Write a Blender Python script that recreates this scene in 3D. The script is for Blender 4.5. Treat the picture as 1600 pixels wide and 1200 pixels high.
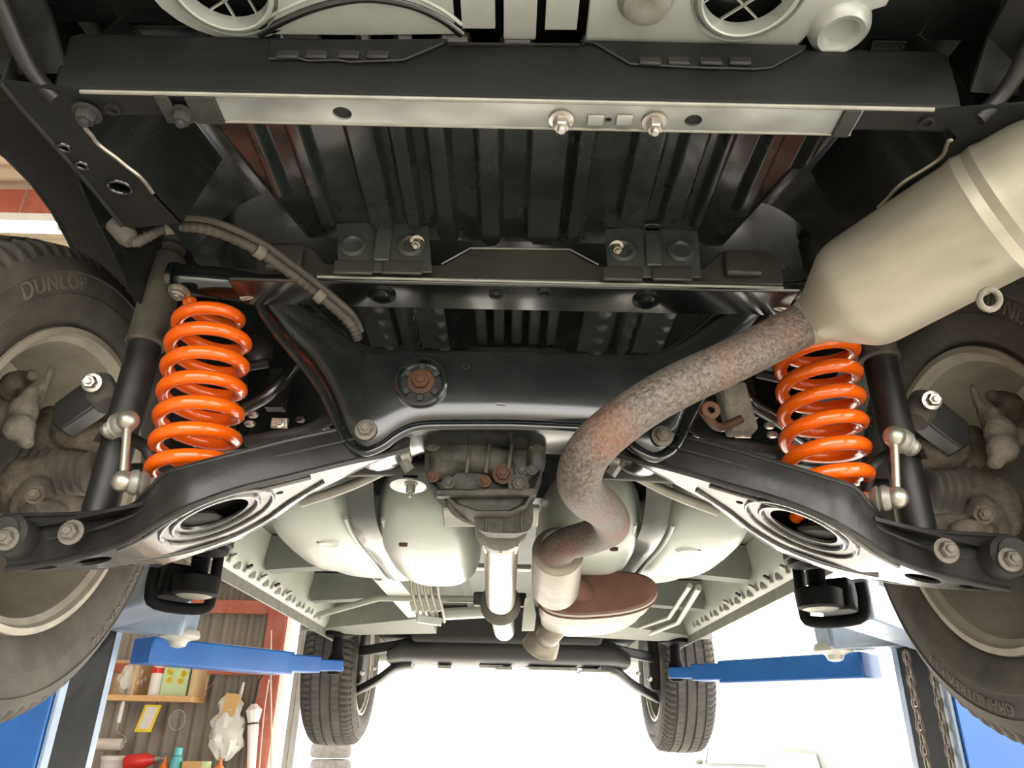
import bpy, bmesh, math, random
from mathutils import Vector, Matrix
random.seed(4)
sc = bpy.context.scene
for o in list(bpy.data.objects): bpy.data.objects.remove(o)
COL = sc.collection
R = math.radians

# ------------------------------------------------------------------ camera, world, light, exposure
H = 1.50                                   # eye height above the shop floor; z below is measured from the eye
F_PX, PITCH, ROLL = 1164.0, R(25.3), R(1.2)
cd = bpy.data.cameras.new('camera'); cam = bpy.data.objects.new('camera', cd); COL.objects.link(cam)
cd.sensor_fit = 'HORIZONTAL'; cd.sensor_width = 36.0; cd.lens = 36.0 * F_PX / 1600; cd.clip_start = 0.02
cam.matrix_world = Matrix.Translation((0, 0, H)) @ Matrix.Rotation(R(90) + PITCH, 4, 'X') @ Matrix.Rotation(ROLL, 4, 'Z')
sc.camera = cam
w = bpy.data.worlds.new('overcast_sky'); sc.world = w; w.use_nodes = True
bg = w.node_tree.nodes['Background']; bg.inputs[0].default_value = (1.0, 0.98, 0.94, 1); bg.inputs[1].default_value = 5.5
sun_d = bpy.data.lights.new('sun', 'SUN'); sun_d.energy = 7.5; sun_d.angle = R(1.0); sun_d.color = (1, .95, .86)
sun = bpy.data.objects.new('sun', sun_d); COL.objects.link(sun); sun.location = (2, 20, 15)
sun.rotation_euler = (R(90 - 36), 0, R(180 - 8)); 
sc.view_settings.view_transform = 'Standard'; sc.view_settings.look = 'None'
sc.view_settings.exposure = 0.38; sc.view_settings.gamma = 1.0; sc.view_settings.use_curve_mapping = False

# ------------------------------------------------------------------ materials
MATS = {}
def mat(name, c1, c2=None, scale=12.0, rough=0.45, metal=0.0, coat=0.0, bump=0.0, lo=0.35, hi=0.7, spec=0.5,
        rough2=None, detail=6.0, stretch=None, emit=None, bscale=None):
    m = bpy.data.materials.new(name); m.use_nodes = True
    nt = m.node_tree; b = nt.nodes['Principled BSDF']
    b.inputs['Roughness'].default_value = rough; b.inputs['Metallic'].default_value = metal
    b.inputs['Specular IOR Level'].default_value = spec
    b.inputs['Coat Weight'].default_value = coat; b.inputs['Coat Roughness'].default_value = 0.12
    b.inputs['Base Color'].default_value = (*c1, 1)
    tc = nt.nodes.new('ShaderNodeTexCoord'); src = tc.outputs['Object']
    if stretch:
        mp = nt.nodes.new('ShaderNodeMapping'); mp.inputs['Scale'].default_value = stretch
        nt.links.new(src, mp.inputs['Vector']); src = mp.outputs['Vector']
    if c2 is not None:
        n = nt.nodes.new('ShaderNodeTexNoise'); n.inputs['Scale'].default_value = scale; n.inputs['Detail'].default_value = detail
        n.inputs['Roughness'].default_value = 0.65
        nt.links.new(src, n.inputs['Vector'])
        r = nt.nodes.new('ShaderNodeValToRGB')
        r.color_ramp.elements[0].position = lo; r.color_ramp.elements[1].position = hi
        r.color_ramp.elements[0].color = (*c1, 1); r.color_ramp.elements[1].color = (*c2, 1)
        nt.links.new(n.outputs['Fac'], r.inputs['Fac']); nt.links.new(r.outputs['Color'], b.inputs['Base Color'])
        if rough2 is not None:
            q = nt.nodes.new('ShaderNodeMapRange'); q.inputs['From Min'].default_value = lo; q.inputs['From Max'].default_value = hi
            q.inputs['To Min'].default_value = rough; q.inputs['To Max'].default_value = rough2
            nt.links.new(n.outputs['Fac'], q.inputs['Value']); nt.links.new(q.outputs['Result'], b.inputs['Roughness'])
    if bump:
        n2 = nt.nodes.new('ShaderNodeTexNoise'); n2.inputs['Scale'].default_value = bscale or scale * 5; n2.inputs['Detail'].default_value = 4
        nt.links.new(src, n2.inputs['Vector'])
        bp = nt.nodes.new('ShaderNodeBump'); bp.inputs['Strength'].default_value = bump; bp.inputs['Distance'].default_value = 0.004
        nt.links.new(n2.outputs['Fac'], bp.inputs['Height']); nt.links.new(bp.outputs['Normal'], b.inputs['Normal'])
    if emit:
        b.inputs['Emission Color'].default_value = (*emit[0], 1); b.inputs['Emission Strength'].default_value = emit[1]
    MATS[name] = m
    return m
mat('gloss_black', (.006, .008, .008), (.010, .012, .011), 9, rough=.20, rough2=.30, coat=.9, bump=.04, bscale=40)
mat('floor_black', (.012, .016, .015), (.022, .027, .025), 7, rough=.20, rough2=.34, coat=.5, bump=.015, bscale=20)
mat('satin_black', (.010, .010, .010), (.022, .021, .019), 14, rough=.42, rough2=.6, bump=.1, bscale=120)
mat('arm_black', (.012, .012, .012), (.028, .027, .025), 18, rough=.33, rough2=.48, bump=.08, bscale=150)
mat('matte_black', (.006, .007, .007), (.013, .014, .013), 12, rough=.5, rough2=.65, spec=.3, bump=.05, bscale=90)
mat('arm_under', (.016, .016, .015), (.055, .053, .047), 22, rough=.22, rough2=.42, coat=.75, spec=.8, bump=.05, bscale=120)
mat('lifted_black', (.040, .046, .043), (.075, .082, .076), 9, rough=.30, rough2=.42, coat=.4, bump=.06, bscale=50)  # lightened black; on the floor plates it stands in for reflected light
mat('member_grey', (.034, .032, .028), (.062, .058, .050), 10, rough=.34, rough2=.46, coat=.2)
mat('rough_black', (.012, .012, .011), (.032, .030, .026), 25, rough=.6, rough2=.8, bump=.5, bscale=90)
mat('beam_sheen', (.07, .075, .07), (.40, .415, .385), 3.2, rough=.34, rough2=.26, metal=.2, lo=.36, hi=.60, coat=.3, stretch=(1, 2, 2), detail=3)  # silver-grey mottling paints reflected floor light onto the black member
mat('silver_panel', (.50, .53, .50), (.40, .42, .40), 14, rough=.30, rough2=.4, metal=.35, coat=.2)
mat('rubber', (.040, .037, .033), (.105, .094, .078), 16, rough=.75, rough2=.9, bump=.12, bscale=120, lo=.3, hi=.75)
mat('letter_rubber', (.14, .13, .11), (.09, .083, .07), 30, rough=.8)
mat('rim_alloy', (.42, .39, .32), (.24, .22, .18), 10, rough=.5, rough2=.7, metal=.25, lo=.35, hi=.75)
mat('rim_dark', (.15, .14, .12), (.08, .075, .065), 12, rough=.7, metal=.1)
mat('orange', (.86, .130, .004), (.80, .115, .003), 20, rough=.16, coat=.6, spec=.5)
mat('sage', (.34, .37, .32), (.40, .41, .35), 6, rough=.38, rough2=.5, coat=.1)
mat('sage_dusty', (.20, .22, .19), (.30, .30, .255), 9, rough=.6, rough2=.75)
mat('tank', (.38, .425, .38), (.46, .485, .43), 5, rough=.34, rough2=.46, coat=.1)
mat('grey_floor', (.10, .112, .098), (.15, .16, .14), 6, rough=.55)
m_ = mat('rust_pipe', (.040, .028, .022), (.22, .19, .165), 230, rough=.5, rough2=.75, metal=.25, bump=.5, bscale=300, lo=.30, hi=.72, detail=3)
nt_p = m_.node_tree; rp_n = [n for n in nt_p.nodes if n.type == 'VALTORGB'][0]; pb_n = nt_p.nodes['Principled BSDF']     # orange rust blooms over the speckle
n2_ = nt_p.nodes.new('ShaderNodeTexNoise'); n2_.inputs['Scale'].default_value = 9; n2_.inputs['Detail'].default_value = 8
tc_ = [n for n in nt_p.nodes if n.type == 'TEX_COORD'][0]; nt_p.links.new(tc_.outputs['Object'], n2_.inputs['Vector'])
r2_ = nt_p.nodes.new('ShaderNodeValToRGB'); r2_.color_ramp.elements[0].position = .52; r2_.color_ramp.elements[1].position = .72; r2_.color_ramp.elements[1].color = (.6, .6, .6, 1)
mx_ = nt_p.nodes.new('ShaderNodeMixRGB'); mx_.inputs['Color2'].default_value = (.20, .068, .030, 1)
nt_p.links.new(n2_.outputs['Fac'], r2_.inputs['Fac']); nt_p.links.new(r2_.outputs['Color'], mx_.inputs['Fac']); nt_p.links.new(rp_n.outputs['Color'], mx_.inputs['Color1']); nt_p.links.new(mx_.outputs['Color'], pb_n.inputs['Base Color'])
mat('rust_brown', (.075, .032, .019), (.135, .062, .039), 14, rough=.75, bump=.2, bscale=70)
mat('rust_bolt', (.095, .034, .011), (.045, .026, .016), 60, rough=.7, metal=.2, bump=.3)
mat('aluminised', (.38, .36, .285), (.50, .465, .37), 5, rough=.34, rough2=.5, metal=.45, bump=.05, bscale=60, stretch=(1, 1, 4))
mat('catalyst_skin', (.20, .18, .145), (.32, .29, .235), 9, rough=.4, rough2=.55, metal=.45, stretch=(1, 6, 6))
mat('steel_shiny', (.62, .59, .54), (.45, .42, .38), 30, rough=.2, rough2=.35, metal=.85)
mat('zinc', (.52, .49, .43), (.36, .33, .28), 40, rough=.28, rough2=.4, metal=.8)
mat('steel_grey', (.34, .34, .30), (.22, .215, .19), 18, rough=.45, metal=.5)
mat('cast_dirty', (.014, .013, .010), (.095, .088, .068), 26, rough=.5, rough2=.75, metal=.25, bump=.5, bscale=60)
mat('dirty_bolt', (.11, .10, .085), (.20, .18, .15), 60, rough=.5, rough2=.7, metal=.4, bump=.2)
mat('dirt', (.075, .062, .048), (.20, .17, .13), 28, rough=.85, bump=1.0, bscale=110)
mat('caliper', (.11, .10, .08), (.26, .235, .19), 30, rough=.8, bump=.9, bscale=120)
mat('boot', (.055, .050, .043), (.12, .105, .085), 14, rough=.8, bump=.1)
mat('conduit', (.030, .027, .022), (.065, .058, .046), 30, rough=.7)
mat('dust_sleeve', (.055, .05, .043), (.16, .145, .115), 12, rough=.6, rough2=.8)
mat('void_black', (.008, .008, .008), rough=.8)
mat('lift_blue', (.008, .095, .36), (.012, .13, .43), 6, rough=.35, coat=.2)
mat('lift_pale', (.17, .23, .32), (.28, .33, .40), 8, rough=.4, metal=.2)
mat('lift_black', (.004, .004, .005), (.010, .010, .010), 14, rough=.6, spec=.10)
mat('lift_edge', (.28, .35, .46), (.20, .27, .40), 10, rough=.4)
mat('chain_steel', (.10, .085, .07), (.22, .19, .16), 40, rough=.4, metal=.6)
mat('concrete', (.48, .465, .43), (.60, .58, .53), 3, rough=.8, bump=.1, bscale=30)
mat('apron', (.62, .60, .56), (.70, .68, .63), 2, rough=.9)
mat('corrugated', (.235, .205, .17), (.30, .27, .225), 3, rough=.6, stretch=(1, 1, .3))
mat('red_steel', (.42, .10, .06), (.50, .20, .14), 9, rough=.6, lo=.4, hi=.75)
mat('cream_roof', (.80, .70, .50), (.72, .62, .44), 3, rough=.7)
mat('pole_grey', (.42, .42, .39), (.52, .52, .48), 12, rough=.45, metal=.3)
mat('pine', (.62, .36, .15), (.72, .46, .22), 8, rough=.6, stretch=(1, 8, 8))
mat('ply', (.55, .38, .20), (.62, .45, .26), 5, rough=.7)
mat('cloth_white', (.70, .66, .58), (.60, .55, .46), 8, rough=.9)
mat('white_plastic', (.80, .79, .75), (.74, .72, .68), 10, rough=.4)
mat('red_paint', (.62, .02, .02), (.70, .04, .03), 10, rough=.35)
mat('yellow_print', (.85, .66, .03), (.80, .55, .02), 20, rough=.5)
mat('green_print', (.50, .66, .34), (.62, .74, .44), 12, rough=.5)
mat('bag_film', (.66, .66, .60), (.76, .75, .70), 9, rough=.3)
mat('paper', (.78, .76, .70), (.72, .70, .64), 20, rough=.8)
mat('card', (.60, .36, .14), (.66, .42, .18), 10, rough=.8)
mat('teal_plastic', (.10, .45, .48), (.14, .52, .54), 10, rough=.35)
mat('orange_plastic', (.80, .20, .03), rough=.35)
mat('black_plastic', (.015, .015, .015), rough=.4)
mat('glass_dark', (.10, .12, .12), rough=.08)
mat('far_paint', (.075, .075, .060), (.085, .085, .068), 4, rough=.5)
mat('lamp_tube', (1, 1, 1), rough=.4, emit=((1, .93, .8), 14))
mat('rope', (.70, .66, .58), (.55, .50, .42), 60, rough=.9)
mat('wire_mesh', (.50, .50, .46), rough=.4, metal=.5)

# ------------------------------------------------------------------ mesh helpers (coordinates: x right, y forward, z above eye)
def V(*a): return Vector(a)
def basis(axis, up=V(0, 0, 1)):
    a = Vector(axis).normalized()
    if abs(a.dot(up)) > .95: up = V(0, 1, 0)
    s = a.cross(up).normalized(); t = s.cross(a).normalized()
    return a, s, t
CP, SP, CR, SR = math.cos(PITCH), math.sin(PITCH), math.cos(ROLL), math.sin(ROLL)
def ray(px, py):
    x, y = px - 800, py - 600
    x, y = x * CR + y * SR, -x * SR + y * CR
    a, b = x / F_PX, -y / F_PX
    return V(a, CP - b * SP, SP + b * CP)
def P(px, py, Y): d = ray(px, py); return d * (Y / d.y)          # measured point at a known distance
def PZ(px, py, Z): d = ray(px, py); return d * (Z / d.z)         # measured point at a known height
def PA(px, py, a, b): d = ray(px, py); return d * (a / (d.z - b * d.x))   # on the sloping plane z = a + b x
def smooth_path(pts, n=8):
    pts = [Vector(p) for p in pts]; out = []
    for i in range(len(pts) - 1):
        p0 = pts[max(i - 1, 0)]; p1 = pts[i]; p2 = pts[i + 1]; p3 = pts[min(i + 2, len(pts) - 1)]
        for k in range(n):
            t = k / n
            out.append(.5 * ((2 * p1) + (p2 - p0) * t + (2 * p0 - 5 * p1 + 4 * p2 - p3) * t * t + (3 * p1 - p0 - 3 * p2 + p3) * t ** 3))
    out.append(pts[-1]); return out
class MB:
    def __init__(s): s.v = []; s.f = []
    def add(s, vs, fs):
        o = len(s.v); s.v += [Vector(v) for v in vs]; s.f += [tuple(i + o for i in f) for f in fs]; return s
    def box(s, c, size, rz=0, M=None):
        c = Vector(c); hx, hy, hz = [q / 2 for q in size]
        m = M or Matrix.Rotation(rz, 3, 'Z')
        vs = [c + m @ V(x, y, z) for x in (-hx, hx) for y in (-hy, hy) for z in (-hz, hz)]
        return s.add(vs, [(0, 1, 3, 2), (4, 6, 7, 5), (0, 4, 5, 1), (2, 3, 7, 6), (0, 2, 6, 4), (1, 5, 7, 3)])
    def bar(s, a, b, wd, ht, up=V(0, 0, 1)):
        a = Vector(a); b = Vector(b); d, si, t = basis(b - a, up); M = Matrix((si, d, t)).transposed()
        return s.box((a + b) / 2, (wd, (b - a).length, ht), M=M)
    def loft(s, rings, cap=True, closed=False):
        n = len(rings[0]); vs = [p for r in rings for p in r]; fs = []
        m = len(rings)
        for i in range(m if closed else m - 1):
            j = (i + 1) % m
            for k in range(n): fs.append((i * n + k, i * n + (k + 1) % n, j * n + (k + 1) % n, j * n + k))
        if cap and not closed: fs.append(tuple(range(n - 1, -1, -1))); fs.append(tuple((m - 1) * n + k for k in range(n)))
        return s.add(vs, fs)
    def tube(s, pts, r, n=12, closed=False, flat=1.0, up=V(0, 0, 1)):
        pts = [Vector(p) for p in pts]; m = len(pts); rings = []
        rr = r if isinstance(r, (list, tuple)) else [r] * m
        T = []
        for i in range(m):
            a = pts[(i - 1) % m] if closed else pts[max(i - 1, 0)]; b = pts[(i + 1) % m] if closed else pts[min(i + 1, m - 1)]
            T.append((b - a).normalized())
        _, sd, t = basis(T[0], up)
        for i in range(m):
            if i:
                q = T[i - 1].rotation_difference(T[i]); sd = q @ sd; t = q @ t
            rings.append([pts[i] + (sd * math.cos(2 * math.pi * k / n) + t * math.sin(2 * math.pi * k / n) * flat) * rr[i] for k in range(n)])
        return s.loft(rings, True, closed)
    def lathe(s, o, axis, prof, n=24, ph=0.0, cap=True, flat=1.0, up=V(0, 0, 1)):
        o = Vector(o); a, sd, t = basis(axis, up)
        rings = [[o + a * h + (sd * math.cos(2 * math.pi * k / n + ph) + t * math.sin(2 * math.pi * k / n + ph) * flat) * r for k in range(n)] for h, r in prof]
        return s.loft(rings, cap)
    def ball(s, c, r, n=14, sc=(1, 1, 1)):
        c = Vector(c); rings = []
        for i in range(1, n // 2 + 1):
            a = math.pi * i / (n // 2 + 1)
            rings.append([c + V(math.sin(a) * math.cos(2 * math.pi * k / n) * sc[0], math.sin(a) * math.sin(2 * math.pi * k / n) * sc[1], math.cos(a) * sc[2]) * r for k in range(n)])
        return s.loft(rings, True)
    def plate(s, outline, holes, thick):
        """flat sheet with real holes: outline and holes are lists of 3-D points, thick a vector"""
        bm = bmesh.new(); th = Vector(thick); es = []
        for loop in [outline] + list(holes):
            vs = [bm.verts.new(Vector(p)) for p in loop]
            es += [bm.edges.new((vs[i], vs[(i + 1) % len(vs)])) for i in range(len(vs))]
        bmesh.ops.triangle_fill(bm, use_beauty=True, use_dissolve=False, edges=es)
        bm.verts.index_update(); base = [v.co.copy() for v in bm.verts]; n = len(base)
        fs = [tuple(v.index for v in f.verts) for f in bm.faces]
        bm.free()
        al = fs + [tuple(i + n for i in reversed(f)) for f in fs]
        k = 0
        for loop in [outline] + list(holes):
            L = len(loop)
            for i in range(L):
                a, b = k + i, k + (i + 1) % L
                al.append((a, b, b + n, a + n))
            k += L
        return s.add(base + [p + th for p in base], al)
    def curved_plate(s, outline, holes, zf, t, cuts):
        bm = bmesh.new(); es = []
        for loop in [outline] + list(holes):
            vs = [bm.verts.new((p.x, p.y, 0)) for p in loop]
            es += [bm.edges.new((vs[i], vs[(i + 1) % len(vs)])) for i in range(len(vs))]
        bmesh.ops.triangle_fill(bm, use_beauty=True, use_dissolve=False, edges=es)
        for x in cuts:
            bmesh.ops.bisect_plane(bm, geom=bm.verts[:] + bm.edges[:] + bm.faces[:], plane_co=(x, 0, 0), plane_no=(1, 0, 0))
        bm.verts.index_update(); n = len(bm.verts)
        low = [V(v.co.x, v.co.y, zf(v.co.x)) for v in bm.verts]
        fs = [tuple(v.index for v in f.verts) for f in bm.faces]
        al = fs + [tuple(i + n for i in reversed(f)) for f in fs] + [(e.verts[0].index, e.verts[1].index, e.verts[1].index + n, e.verts[0].index + n) for e in bm.edges if len(e.link_faces) == 1]
        bm.free()
        return s.add(low + [p + V(0, 0, t) for p in low], al)
    def sheet(s, fn, nu, nv, thick):
        """pressed sheet metal: fn(u, v) -> point, u and v 0..1; thick vector gives the metal its gauge"""
        th = Vector(thick); g = [Vector(fn(i / nu, j / nv)) for i in range(nu + 1) for j in range(nv + 1)]; n = len(g); fs = []
        def q(i, j): return i * (nv + 1) + j
        for i in range(nu):
            for j in range(nv):
                fs.append((q(i, j), q(i + 1, j), q(i + 1, j + 1), q(i, j + 1)))
        al = fs + [tuple(k + n for k in reversed(f)) for f in fs]
        rim = [q(i, 0) for i in range(nu)] + [q(nu, j) for j in range(nv)] + [q(i, nv) for i in range(nu, 0, -1)] + [q(0, j) for j in range(nv, 0, -1)]
        for a, b in zip(rim, rim[1:] + rim[:1]): al.append((a, b, b + n, a + n))
        return s.add(g + [p + th for p in g], al)
    def build(s, name, m, parent=None, label=None, mir=False, bevel=0.0, sharp=38, cat=None, group=None, kind=None, origin=None):
        vs = s.v; fs = s.f
        if mir: vs = [V(-p.x, p.y, p.z) for p in vs]
        lo = V(*[min(p[i] for p in vs) for i in range(3)]); hi = V(*[max(p[i] for p in vs) for i in range(3)])
        c = Vector(origin) if origin else (lo + hi) / 2
        if cat and not origin: c.z = lo.z
        me = bpy.data.meshes.new(name); me.from_pydata([p - c for p in vs], [], fs)
        bm = bmesh.new(); bm.from_mesh(me); bmesh.ops.recalc_face_normals(bm, faces=bm.faces); bm.to_mesh(me); bm.free()
        for p in me.polygons: p.use_smooth = True
        me.set_sharp_from_angle(angle=R(sharp))
        me.materials.append(MATS[m]); o = bpy.data.objects.new(name, me); COL.objects.link(o)
        place(o, c, parent)
        if bevel:
            b = o.modifiers.new('edge', 'BEVEL'); b.width = bevel; b.segments = 2; b.limit_method = 'ANGLE'; b.angle_limit = R(40)
        tag(o, label, cat, group, kind)
        return o
WPOS = {}
def place(o, c, parent=None):
    c = Vector(c); WPOS[o.name] = c.copy()
    if parent: o.parent = parent; o.location = c - WPOS[parent.name]
    else: o.location = c + V(0, 0, H)
def tag(o, label=None, cat=None, group=None, kind=None):
    if label: o['label'] = label
    if cat: o['category'] = cat
    if group: o['group'] = group
    if kind: o['kind'] = kind
def empty(name, c, parent=None, label=None, cat=None, group=None):
    o = bpy.data.objects.new(name, None); o.empty_display_size = .05; COL.objects.link(o); place(o, c, parent); tag(o, label, cat, group); return o
def bolt(parent, pos, d, r, m='steel_grey', name='bolt', washer=True, L=None, label=None, mir=False):
    b = MB(); d = Vector(d).normalized(); L = L or r * .8
    if washer: b.lathe(pos, d, [(0, r * 1.45), (r * .22, r * 1.45), (r * .28, r * 1.2)], 18)
    b.lathe(Vector(pos) + d * r * .2, d, [(0, r), (L * .8, r), (L, r * .86)], 6)
    b.lathe(Vector(pos) + d * (r * .2 + L * .9), d, [(0, r * .52), (L * .45, r * .5), (L * .55, r * .4)], 12)
    return b.build(name, m, parent, label, mir)
def supr(c, u, v, a, b, n=28, e=.5):
    """rounded rectangle ring about c in the plane of u and v"""
    out = []
    for k in range(n):
        t = 2 * math.pi * (k + .5) / n; cx, sx = math.cos(t), math.sin(t)
        out.append(Vector(c) + Vector(u) * (a * math.copysign(abs(cx) ** e, cx)) + Vector(v) * (b * math.copysign(abs(sx) ** e, sx)))
    return out
def ellipse(c, u, v, n=28): return [Vector(c) + Vector(u) * math.cos(2 * math.pi * k / n) + Vector(v) * math.sin(2 * math.pi * k / n) for k in range(n)]
def smst(x): x = max(0, min(1, x)); return x * x * (3 - 2 * x)
def struct(mb, name, m, **k): o = mb.build(name, m, **k); o['kind'] = 'structure'; return o
# ================================================================== the place: floor, walls, roof
struct(MB().box((0, -.6, -H - .05), (12, 11.0, .1)), 'floor', 'concrete')
struct(MB().box((0, 30, -H - .13), (240, 240, .2)), 'ground', 'apron')
WY = 4.62                                    # front wall beside the open door
def corr(x0, x1, z0, z1, y, pitch=.075, amp=.011):
    n = int((x1 - x0) / pitch * 8)
    def fn(u, v):
        x = x0 + (x1 - x0) * u
        return V(x, y + amp * math.tanh(2.2 * math.sin(2 * math.pi * x / pitch)), z0 + (z1 - z0) * v)
    return fn, n
wall = empty('wall_front', (-2.8, WY, -H)); wall['kind'] = 'structure'
x = -4.6
while x < -1.35:                             # each corrugated sheet is a piece of the wall
    x1 = min(x + .82, -1.30); fn, n = corr(x, x1 + (.02 if x1 < -1.3 else 0), -H, 2.6, WY + (.004 if int(x * 10) % 2 else 0))
    MB().sheet(fn, n, 1, (0, .003, 0)).build('corrugated_sheet', 'corrugated', wall, sharp=60); x = x1
wl = empty('wall_left', (-4.62, 0, -H)); wl['kind'] = 'structure'
for k in range(6):
    y0 = -5 + k * 1.62
    def fn(u, v, y0=y0):
        y = y0 + 1.64 * u
        return V(-4.62 + .011 * math.tanh(2.2 * math.sin(2 * math.pi * y / .075)), y, -H + 4.1 * v)
    MB().sheet(fn, 170, 1, (-.003, 0, 0)).build('corrugated_sheet', 'corrugated', wl, sharp=60)
wr = empty('wall_rear_added', (0, -5.0, -H)); wr['kind'] = 'structure'  # unseen wall added to cut the light from behind the camera
for k in (0, 1, 9, 10):                 # wide gap left in the added wall to let fill light in
    fn, n = corr(-4.6 + k * .86, -4.6 + k * .86 + .88, -H, 2.6, -5.0)
    MB().sheet(fn, n, 1, (0, -.003, 0)).build('corrugated_sheet', 'corrugated', wr, sharp=60)
# red steel frame of the front wall
def trim(mb, k): return struct(mb, 'trim_%d' % k, 'red_steel', bevel=.004)
pc = P(430, 1000, WY - .06)
b = MB(); b.box((pc.x + .055, WY - .03, .55), (.012, .10, 4.1)); b.box((pc.x, WY - .085, .55), (.11, .010, 4.1)); b.box((pc.x, WY + .02, .55), (.11, .010, 4.1)); trim(b, 1)
for k, (py, hh) in enumerate(((897, .085), (948, .075))):
    z = P(350, py, WY - .06).z
    trim(MB().box((-2.95, WY - .05, z), (3.1, .05, hh)), 2 + k)
trim(MB().box((-2.95, WY - .05, P(400, 1048, WY - .06).z), (3.1, .04, .05)), 4)
# door rail pole beside the opening
pp = P(468, 1060, WY - .1)
b = MB(); b.box((pp.x + .01, WY - .08, .55), (.035, .05, 4.1)); b.box((pp.x - .03, WY - .06, .55), (.03, .03, 4.1)); struct(b, 'trim_5', 'pole_grey', bevel=.003)
# roof with red purlins
roof = empty('ceiling', (0, 0, 2.75)); roof['kind'] = 'structure'
for k in range(7):
    y0 = -5 + k * 1.42
    def fn(u, v, y0=y0): y = y0 + 1.44 * u; return V(-4.8 + 9.6 * v, y, 2.7 + .012 * math.sin(2 * math.pi * y / .13))
    MB().sheet(fn, 80, 1, (0, 0, .004)).build('roof_sheet', 'cream_roof', roof, sharp=60)
beam_y = PZ(25, 327, 2.55).y
for k in range(-3, 4):
    struct(MB().box((0, beam_y + k * 1.3, 2.58), (9.4, .07, .16)), 'trim_%d' % (9 + k), 'red_steel', bevel=.004)
lp = PZ(20, 358, 2.36)
lt = empty('fluorescent_lamp', lp + V(-.35, 0, .0), None, 'glowing fluorescent tube lamp under the cream roof', 'lamp')
MB().box(lp + V(-.35, 0, .05), (1.25, .09, .05)).build('housing', 'white_plastic', lt, bevel=.006)
MB().tube([lp + V(-.95, 0, 0), lp + V(.25, 0, 0)], .018, 14).build('tube', 'lamp_tube', lt)
for sx in (-.96, .26): MB().box(lp + V(sx, 0, .012), (.03, .045, .05)).build('socket', 'white_plastic', lt)
for sx in (-.7, 0): MB().tube([lp + V(sx, 0, .07), lp + V(sx, 0, .36)], .004, 6).build('hanger_rod', 'steel_grey', lt)

# ================================================================== the car on the lift
car = empty('car', (0, 2.4, 0.0), None, 'car with orange rear springs raised on a two-post lift, seen from underneath', 'car')
X0 = .010
# ---------------------------------------------------------------- wheels
def grow(r): return r if r < .228 else .228 + (r - .228) * 1.175
SIDE = [(grow(a), b) for a, b in ((.228, .098), (.24, .110), (.262, .1185), (.285, .118), (.303, .112), (.316, .103))]      # radius, half width
def side_x(r):
    for (r0, a), (r1, b) in zip(SIDE, SIDE[1:]):
        if r0 <= r <= r1: return a + (b - a) * (r - r0) / (r1 - r0)
    return .1
NSEG = 240
def tyre_mesh():
    prof = [(.100, .222), (.098, .228), (.110, .240), (.1185, .262), (.1192, .2685), (.1175, .270), (.118, .285), (.1165, .295), (.1185, .2965), (.112, .306), (.108, .3115)]
    left = [(h, r, 0) for h, r in prof]
    tread = [(.105, .316, 1), (.098, .324, 1), (.088, .330, 1), (.066, .333, 1), (.0655, .3255, 0), (.0575, .3255, 0), (.057, .3345, 2), (.026, .3352, 2), (.0255, .327, 0), (.0175, .327, 0), (.017, .3355, 3)]
    full = [(h, grow(r), k) for h, r, k in left + tread]; full = full + [(-h, r, k) for h, r, k in reversed(full)]
    b = MB(); rings = []
    for k in range(NSEG):
        t = 2 * math.pi * k / NSEG; ring = []
        for h, r, m in full:
            rr = r; tt = t
            if m == 1:
                tt = t
                if k % 3 == 0: rr -= .0105
                tt = t + (.354 - r) * -1.6
            if m == 2 and k % 3 == 1: rr -= .003
            ring.append(V(h, rr * math.sin(tt), rr * math.cos(tt)))
        rings.append(ring)
    n = len(full); vs = [p for r in rings for p in r]; fs = []
    for i in range(NSEG):
        j = (i + 1) % NSEG
        for q in range(n): fs.append((i * n + q, i * n + (q + 1) % n, j * n + (q + 1) % n, j * n + q))
    b.add(vs, fs); return b
def rim_mesh():
    prof = [(.097, .2215), (.103, .227), (.107, .226), (.107, .2165), (.099, .213), (.093, .204), (.060, .199), (.030, .196), (-.055, .193), (-.07, .175), (-.073, .09), (-.06, .07), (-.045, .06),
            (-.07, .055), (-.085, .06), (-.09, .1), (-.088, .18), (-.098, .213), (-.1, .222), (-.09, .212), (-.06, .206), (.03, .206), (.085, .211)]
    rings = [[V(h, r * math.sin(2 * math.pi * k / 72), r * math.cos(2 * math.pi * k / 72)) for h, r in prof] for k in range(72)]
    b = MB(); n = len(prof); fs = []
    for i in range(72):
        j = (i + 1) % 72
        for q in range(n): fs.append((i * n + q, i * n + (q + 1) % n, j * n + (q + 1) % n, j * n + q))
    b.add([p for r in rings for p in r], fs); return b
def letters(txt, size, rt, phi):
    cu = bpy.data.curves.new('letters', 'FONT'); cu.body = txt; cu.size = size; cu.align_x = 'CENTER'; cu.extrude = .0012; cu.space_character = 1.12; cu.resolution_u = 3
    o = bpy.data.objects.new('letters', cu); COL.objects.link(o)
    dg = bpy.context.evaluated_depsgraph_get(); me = bpy.data.meshes.new_from_object(o.evaluated_get(dg))
    vs = []
    for v in me.vertices:
        r = rt + v.co.y; a = phi + v.co.x / (rt + size * .4)
        vs.append(V(side_x(r) + .0004 + v.co.z, r * math.sin(a), r * math.cos(a)))
    fs = [tuple(p.vertices) for p in me.polygons]
    bpy.data.objects.remove(o); bpy.data.curves.remove(cu); bpy.data.meshes.remove(me)
    return MB().add(vs, fs)
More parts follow.
